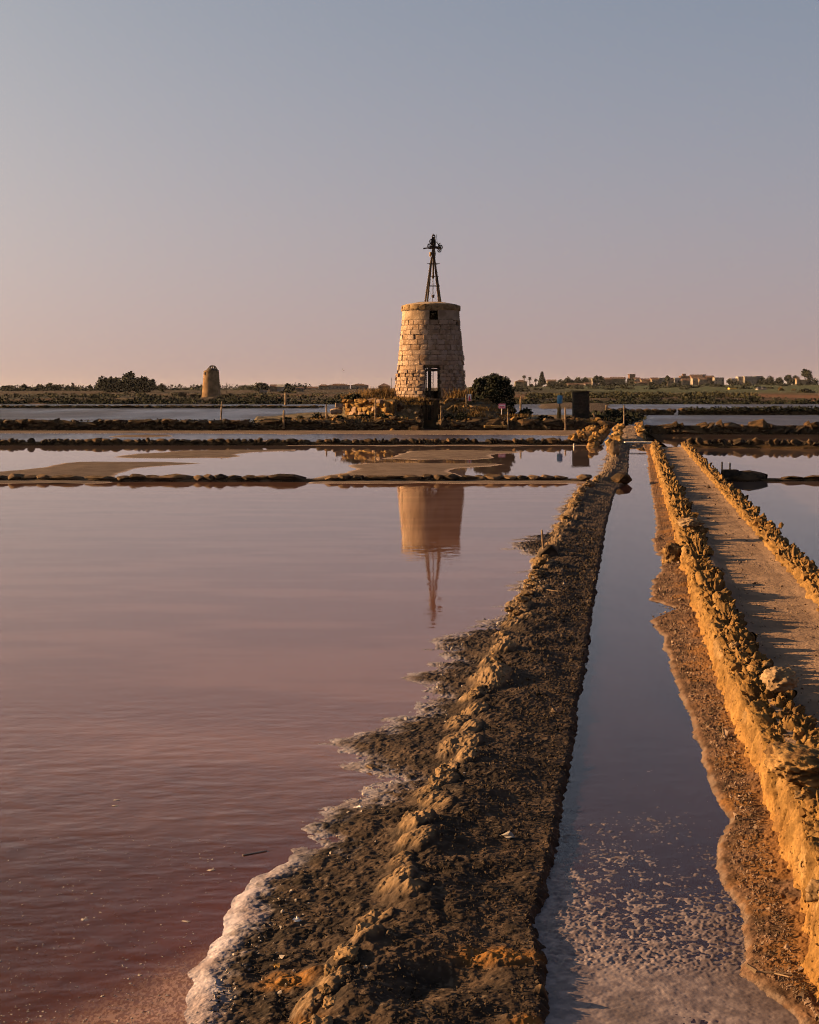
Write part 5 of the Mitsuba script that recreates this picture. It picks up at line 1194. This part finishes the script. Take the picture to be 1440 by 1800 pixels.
house('tall brown block with a roof cabin in the town middle', 1197, 1212, 661.5, 676, 905, 'mat_far_red', 'flat', None, wins=((3, 0.3, 1.7, 2), (3, 0.65, 1.7, 2)))
house('small roof cabin of the tall brown block', 1201, 1206, 658, 662, 906, 'mat_far_red', 'flat', None, depth=4, cat='cabin', name='roof_cabin')
house('pale gabled villa with a balcony right of the first villa', 1201, 1214, 669, 677, 878, CR_, 'gable', rh=1.4, wins=((2, 0.3, 2.6, 2), (2, 0.8, 2.6, 2)))
house('wide brown house with a pale dormer', 1216, 1236, 662, 677, 900, 'mat_far_grey', 'gable', rh=1.4, wins=((4, 0.35, 1.8, 2), (4, 0.75, 1.8, 2)))
house('white dormer house in front of the wide brown house', 1218, 1229, 665, 676, 885, WF, 'gable', rh=1.0, wins=((2, 0.5, 2, 2),))
house('pale twin balcony villa left of the red house', 1230, 1243, 667, 677, 880, CR_, 'gable', rh=1.3, wins=((2, 0.3, 2.8, 2.2), (2, 0.8, 2.8, 2)))
house('small square chimney house above the roofs', 1235, 1241, 659, 668, 905, 'mat_far_grey', 'flat', None, depth=5)
house('brick red house with a dark gable right of the twin balcony villa', 1243, 1256, 663.5, 677, 898, 'mat_far_red', 'gable', rh=1.3, wins=((3, 0.4, 1.7, 2), (3, 0.78, 1.7, 2)))
house('white square house with three windows', 1257, 1273, 664.5, 676, 880, WF, 'flat', None, wins=((3, 0.35, 2.2, 2.2), (3, 0.78, 2.2, 2.2)))
house('grey white terrace left of the long terrace', 1286, 1298, 666, 676, 885, WF, 'flat', None, wins=((3, 0.35, 2, 2), (3, 0.78, 2, 2)))
house('tall pale end of the long terrace', 1298, 1309, 663, 676, 883, 'mat_far_grey', 'flat', None, wins=((2, 0.3, 2, 2.2), (2, 0.72, 2, 2.2)))
house('long white terrace with balconies on the right of the town', 1309, 1329, 662.5, 674, 880, WF, 'flat', None, wins=((5, 0.35, 2, 2.4), (5, 0.8, 2, 2.4)))
house('grey end house of the long terrace', 1329, 1341, 662, 674, 884, 'mat_far_grey', 'flat', None, wins=((2, 0.4, 1.6, 2),))
house('small pointed cottage under the umbrella pine', 1401, 1406, 667, 671, 860, CR_, 'gable', rh=1.0, depth=4)
house('low pale shed under the umbrella pine', 1409, 1422, 668.5, 671.5, 860, CR_, 'flat', None, depth=4)
house('low white building beyond the right windy pan', 1121, 1134, 693.5, 697.5, 330, WF, 'gable', CR_, rh=0.25, depth=3, name='shed', cat='shed', wins=())
k = thing('kiosk', 'tiny yellow roofed kiosk on the green slope below the town', 'kiosk'); d_ = 560
a, b = PD(1281, 686.5, d_), PD(1294, 683, d_)
part(k, 'roof', box(b[0] - a[0], 2.5, 0.6, ((a[0] + b[0]) / 2, d_, b[2])), 'mat_yellow'); part(k, 'wall', box((b[0] - a[0]) * 0.7, 2.0, 1.2, ((a[0] + b[0]) / 2 - 0.3, d_, b[2] - 0.85)), WF)
for (px, py, lab) in ((1334, 686, 'tiny white parked vehicle on the right slope, left of a pair'), (1342, 685, 'tiny white parked vehicle on the right slope, right of a pair')):
    k = thing('parked_car', lab, 'car'); p = PD(px, py, 540)
    part(k, 'body', block(1.8, 3.6, 0.8, ry0, 0.2, 0.02).apply_translation(p + [0, 0, 0.2]), WF); part(k, 'cabin', block(1.5, 2.0, 0.6, ry0, 0.3, 0.02).apply_translation(p + [0, 0, 0.85]), 'mat_window_dark')
for (px, y0, y1, d_, lab) in ((398, 673, 684, 480, 'thin pole right of the far windmill'), (688, 664, 683, 520, 'thin pole just left of the windmill tower'), (520, 672, 684, 600, 'thin pole left of the far apartments'), (444, 677, 684, 600, 'short thin pole left of the round dark tree')):
    k = thing('utility_pole', lab, 'pole'); obj(k, bar(PD(px, y1 + 6, d_), PD(px, y0, d_), 0.13, 0.1, 6), 'mat_dark_wood')

# ------------------------------------------------------------------ the far windmill on its islet
DF = 295.0
fm = thing('windmill', 'small far windmill tower with a dark iron dome on the left', 'windmill')
fx0 = (371.5 - 720) * DF / F; zt_, zb_ = H - (651.5 - YH) * DF / F, H - (697 - YH) * DF / F
def fr(z): return np.interp(z, [zb_ - 2, zb_, zt_], [2.25, 2.05, 1.62])
tw_ = frustum(fr, zb_ - 2, zt_, 48, 10) - frustum(lambda z: fr(z) - 0.5, zb_ - 3, zt_ + 1, 48, 10)
tw_ = tw_ - mcube(-1.35, -0.95, -4, 0, zt_ - 0.95, zt_ - 0.3)
part(fm, 'wall', tw_.translate([fx0, DF, 0]), 'mat_far_render', 30)
part(fm, 'floor', trimesh.creation.cylinder(1.5, 0.3, sections=32, transform=trimesh.transformations.translation_matrix([fx0, DF, zt_ - 0.4])), 'mat_dark_wood')
part(fm, 'window', box(0.42, 0.1, 0.7, (fx0 - 1.12, DF - 0.9, zt_ - 0.62)), 'mat_window_dark')
da = np.linspace(0, math.pi, 12)
for i_, ang in enumerate((0, 0.6, 1.2, 1.8, 2.4)):
    pts = [np.array([fx0 + 0.25 + 0.95 * math.cos(t_) * math.cos(ang), DF + 0.95 * math.cos(t_) * math.sin(ang), zt_ + 0.15 + 0.95 * math.sin(t_)]) for t_ in da]
    part(fm, 'dome_rib', cat_([bar(p_, q_, 0.09, n=5) for p_, q_ in zip(pts[:-1], pts[1:])]), 'mat_rust')
part(fm, 'dome_ring', frustum(lambda z: np.interp(z, [zt_ - 0.1, zt_ + 0.5], [1.5, 1.0]), zt_ - 0.1, zt_ + 0.5, 32, 4).translate([fx0 + 0.2, DF, 0]), 'mat_rust', 30)
fl = thing('rubble_bank', 'pale rubble ring around the foot of the far windmill', 'bank')
m = rock(ry0, 60, 0.5); m.vertices[:] *= [4.2, 4, 2.0]; m.apply_translation([fx0 - 0.6, DF - 1.5, zb_ - 1.3]); part(fl, 'earth', m, 'mat_crumb', 30)
for i_ in range(16):
    r_ = ry0.uniform(0.3, 0.6); m = rock(ry0, 14, 0.8); m.apply_scale(r_); m.apply_translation([fx0 + ry0.uniform(-5.0, 2.5), DF - 4.2 + ry0.normal(0, 0.4), zb_ - 0.7 + ry0.uniform(-0.3, 0.3)]); part(fl, 'stone', m, STONE[i_ % 4], 30)
rn = thing('ruin', 'low ruined hut left of the far windmill', 'ruin')
a, b = PD(319, 703, 288), PD(331, 689.5, 288)
part(rn, 'wall', box(1.6, 0.4, b[2] - a[2], (a[0] + 0.3, 288, (a[2] + b[2]) / 2)), DYKE[0]); part(rn, 'wall', box(0.4, 2.2, (b[2] - a[2]) * 0.9, (a[0] - 0.3, 289.3, (a[2] + b[2]) / 2 - 0.1)), DYKE[1]); part(rn, 'wall', box(1.3, 0.4, (b[2] - a[2]) * 0.8, (b[0] + 1.0, 288.4, (a[2] + b[2]) / 2 - 0.25)), DYKE[1])
iX, iY = np.meshgrid(np.linspace(-72, -30, 90), np.linspace(276, 305, 40)); e_ = np.sqrt(((iX + 46) / 20) ** 2 + ((iY - 291) / 13) ** 2)
iZ = 1.25 * sst(1.0, 0.75, e_) * (0.7 + 0.6 * fb(iX, iY, 0.3, 4, 3)) - 0.2
struct('islet', grid_mesh(iX, iY, iZ), 'mat_clod', True, label='dark islet under the far windmill', cat='islet')

# ------------------------------------------------------------------ bird, litter, flecks
k = thing('bird', 'single bird gliding in the pale sky left of the windmill', 'bird'); d_ = 160; c_ = PD(603, 650.5, d_); s_ = d_ / F
pts = lambda l: np.array([c_ + np.array([x_ * s_, y_ * s_, -z_ * s_]) for (x_, y_, z_) in l])
body = hull(np.vstack([pts([(-1.0, 2, -0.3), (1.2, -2, 0.5)]), pts([(0.1 + 0.35 * math.cos(a_), 0, 0.1 + 0.35 * math.sin(a_)) for a_ in np.linspace(0, 6, 8)])]))
part(k, 'body', body, 'mat_feather')
for q_ in ([(-0.3, 0.6, 0), (0.3, -0.8, 0.2), (-1.0, -0.5, -2.4), (-1.5, 0.0, -3.6), (-1.2, 0.5, -2.2)], [(-0.1, 0.6, 0.1), (0.5, -0.8, 0.3), (1.9, -0.4, 1.5), (2.9, 0.2, 2.0), (1.6, 0.6, 1.6)]):
    v = pts(q_); part(k, 'wing', hull(np.vstack([v, v + [0, 0.02, 0.02]])), 'mat_feather')


def on_bank(px, py, up=0.0):
    z = 0.1
    for _ in range(6):
        x, y, _z = P(px, py, z); z = max(0.0, float(bank_at(np.array([x - K * y]), np.array([y]))[0]))
    return P(px, py, z) + [0, 0, up]


def crumple(p, w, h, rg_, n=26):
    v = rg_.normal(0, 1, (n, 3)) * [w * 0.45, w * 0.3, h * 0.3]; v[:, 2] = np.abs(v[:, 2]); return hull(v + p)


def litter(name, label, cat, px, py, w, h, matn):
    p = on_bank(px, py); k_ = thing(name, label, cat)
    obj(k_, cat_([crumple(p + rv.normal(0, w * 0.10, 3) * [1, 1, 0], w * rv.uniform(0.4, 0.7), h * rv.uniform(0.6, 1.2), rv, 9) for _ in range(4)]), matn)


litter('plastic_scrap', 'crumpled pale plastic scrap on the dark mud', 'litter', 893, 1472, 0.09, 0.05, 'mat_far_grey')
litter('glass_shard', 'small green bottle shard on the foreshore', 'litter', 624, 1464, 0.035, 0.02, 'mat_green_glass')
litter('shell', 'pale shell lying on the foreshore below the lumps', 'shell', 523, 1620, 0.035, 0.035, 'mat_white')
litter('shell', 'rusty orange lump of shell near the salt rim', 'shell', 485, 1702, 0.04, 0.03, 'mat_ochre')
litter('plastic_scrap', 'flat white scrap on the mud in the middle of the bank', 'litter', 815, 1361, 0.04, 0.02, 'mat_white')
litter('dry_root', 'pale tangled root on the right half of the bank', 'root', 978, 1252, 0.10, 0.06, 'mat_gravel')
litter('shell', 'white shell pair on the salt edge of the foreshore', 'shell', 632, 1420, 0.05, 0.02, 'mat_white')
for (x0, y0, x1, y1, lab) in ((948, 1037, 982, 1042, 'straight pale twig lying on the far bank'), (646, 1350, 655, 1356, 'short twig on the dark foreshore')):
    k = thing('twig', lab, 'twig'); obj(k, bar(on_bank(x0, y0, 0.015), on_bank(x1, y1, 0.02), 0.009, 0.006, 6), 'mat_wood')
k = thing('twig', 'long thin straw floating in the pink water', 'twig'); obj(k, bar(P(427, 1503, 0.004), P(469, 1495, 0.004), 0.004, 0.003, 5), 'mat_fleck')
k = thing('twig', 'dry forked twig at the corner of the mud shelf', 'twig'); a = P(1330, 1708, 0.06); obj(k, cat_([bar(a, a + [0.16, -0.03, 0.0], 0.006, 0.004, 5), bar(a + [0.08, -0.02, 0], a + [0.13, -0.08, 0.01], 0.004, 0.003, 5), bar(a, a + [-0.04, 0.03, 0.02], 0.012, 0.008, 6)]), 'mat_wood')
k = thing('twig', 'pale curled twig on the mud shelf', 'twig'); a = P(1268, 1297, 0.06); obj(k, cat_([bar(a, a + [0.03, 0.05, 0.02], 0.006, 0.005, 5), bar(a + [0.03, 0.05, 0.02], a + [0.03, 0.1, 0.06], 0.005, 0.004, 5)]), 'mat_wood')
# salt flecks that float on the near pan
n = 900
py = 1800 - 330 * rng.random(n) ** 1.4; px = rng.uniform(-20, 430, n); q_ = np.array([P(a_, b_) for a_, b_ in zip(px, py)])
ok = (q_[:, 0] - K * q_[:, 1]) < np.interp(q_[:, 1], s_sh, t_sh) - 0.1
sz = rng.lognormal(math.log(0.004), 0.5, n)
k = thing('salt_flecks', 'tiny pale salt flecks floating on the near pink water', 'salt', kind='stuff')
m = scatter(q_[ok] + [0, 0, 0.001], sz[ok], rng, 8, stretch=(1, 1, 1)); m.vertices[:, 2] = np.clip(m.vertices[:, 2], -0.002, 0.003); obj(k, m, 'mat_fleck')
for (px, py, lab) in ((203, 1417, 'pale salt raft floating far out on the pink water'), (205, 1407, 'smaller salt raft behind the first one'), (327, 1620, 'pale salt raft near the white rim'), (148, 1617, 'thin salt raft in the left corner water'), (372, 1530, 'small salt raft near the straw')):
    k = thing('salt_raft', lab, 'salt'); p = P(px, py); m = hull(rock(rng, 16, 1).vertices * [0.03, 0.016, 0.006]); m.apply_translation(p); obj(k, m, 'mat_fleck')

# ------------------------------------------------------------------ evening haze: one closed box of pale air
scene['air'] = {'type': 'homogeneous', 'albedo': {'type': 'rgb', 'value': [0.95, 0.95, 0.95]}, 'sigma_t': 0.00003}
scene['haze'] = {'type': 'cube', 'to_world': T().translate([0, 1980, 14.0]).scale([3700, 2280, 16.5]), 'bsdf': {'type': 'null'}, 'interior': {'type': 'ref', 'id': 'air'}}
labels['haze'] = {'kind': 'stuff', 'label': 'thin pale evening haze over the pans and the far shore', 'category': 'haze'}
scene['camera']['medium'] = {'type': 'ref', 'id': 'air'}
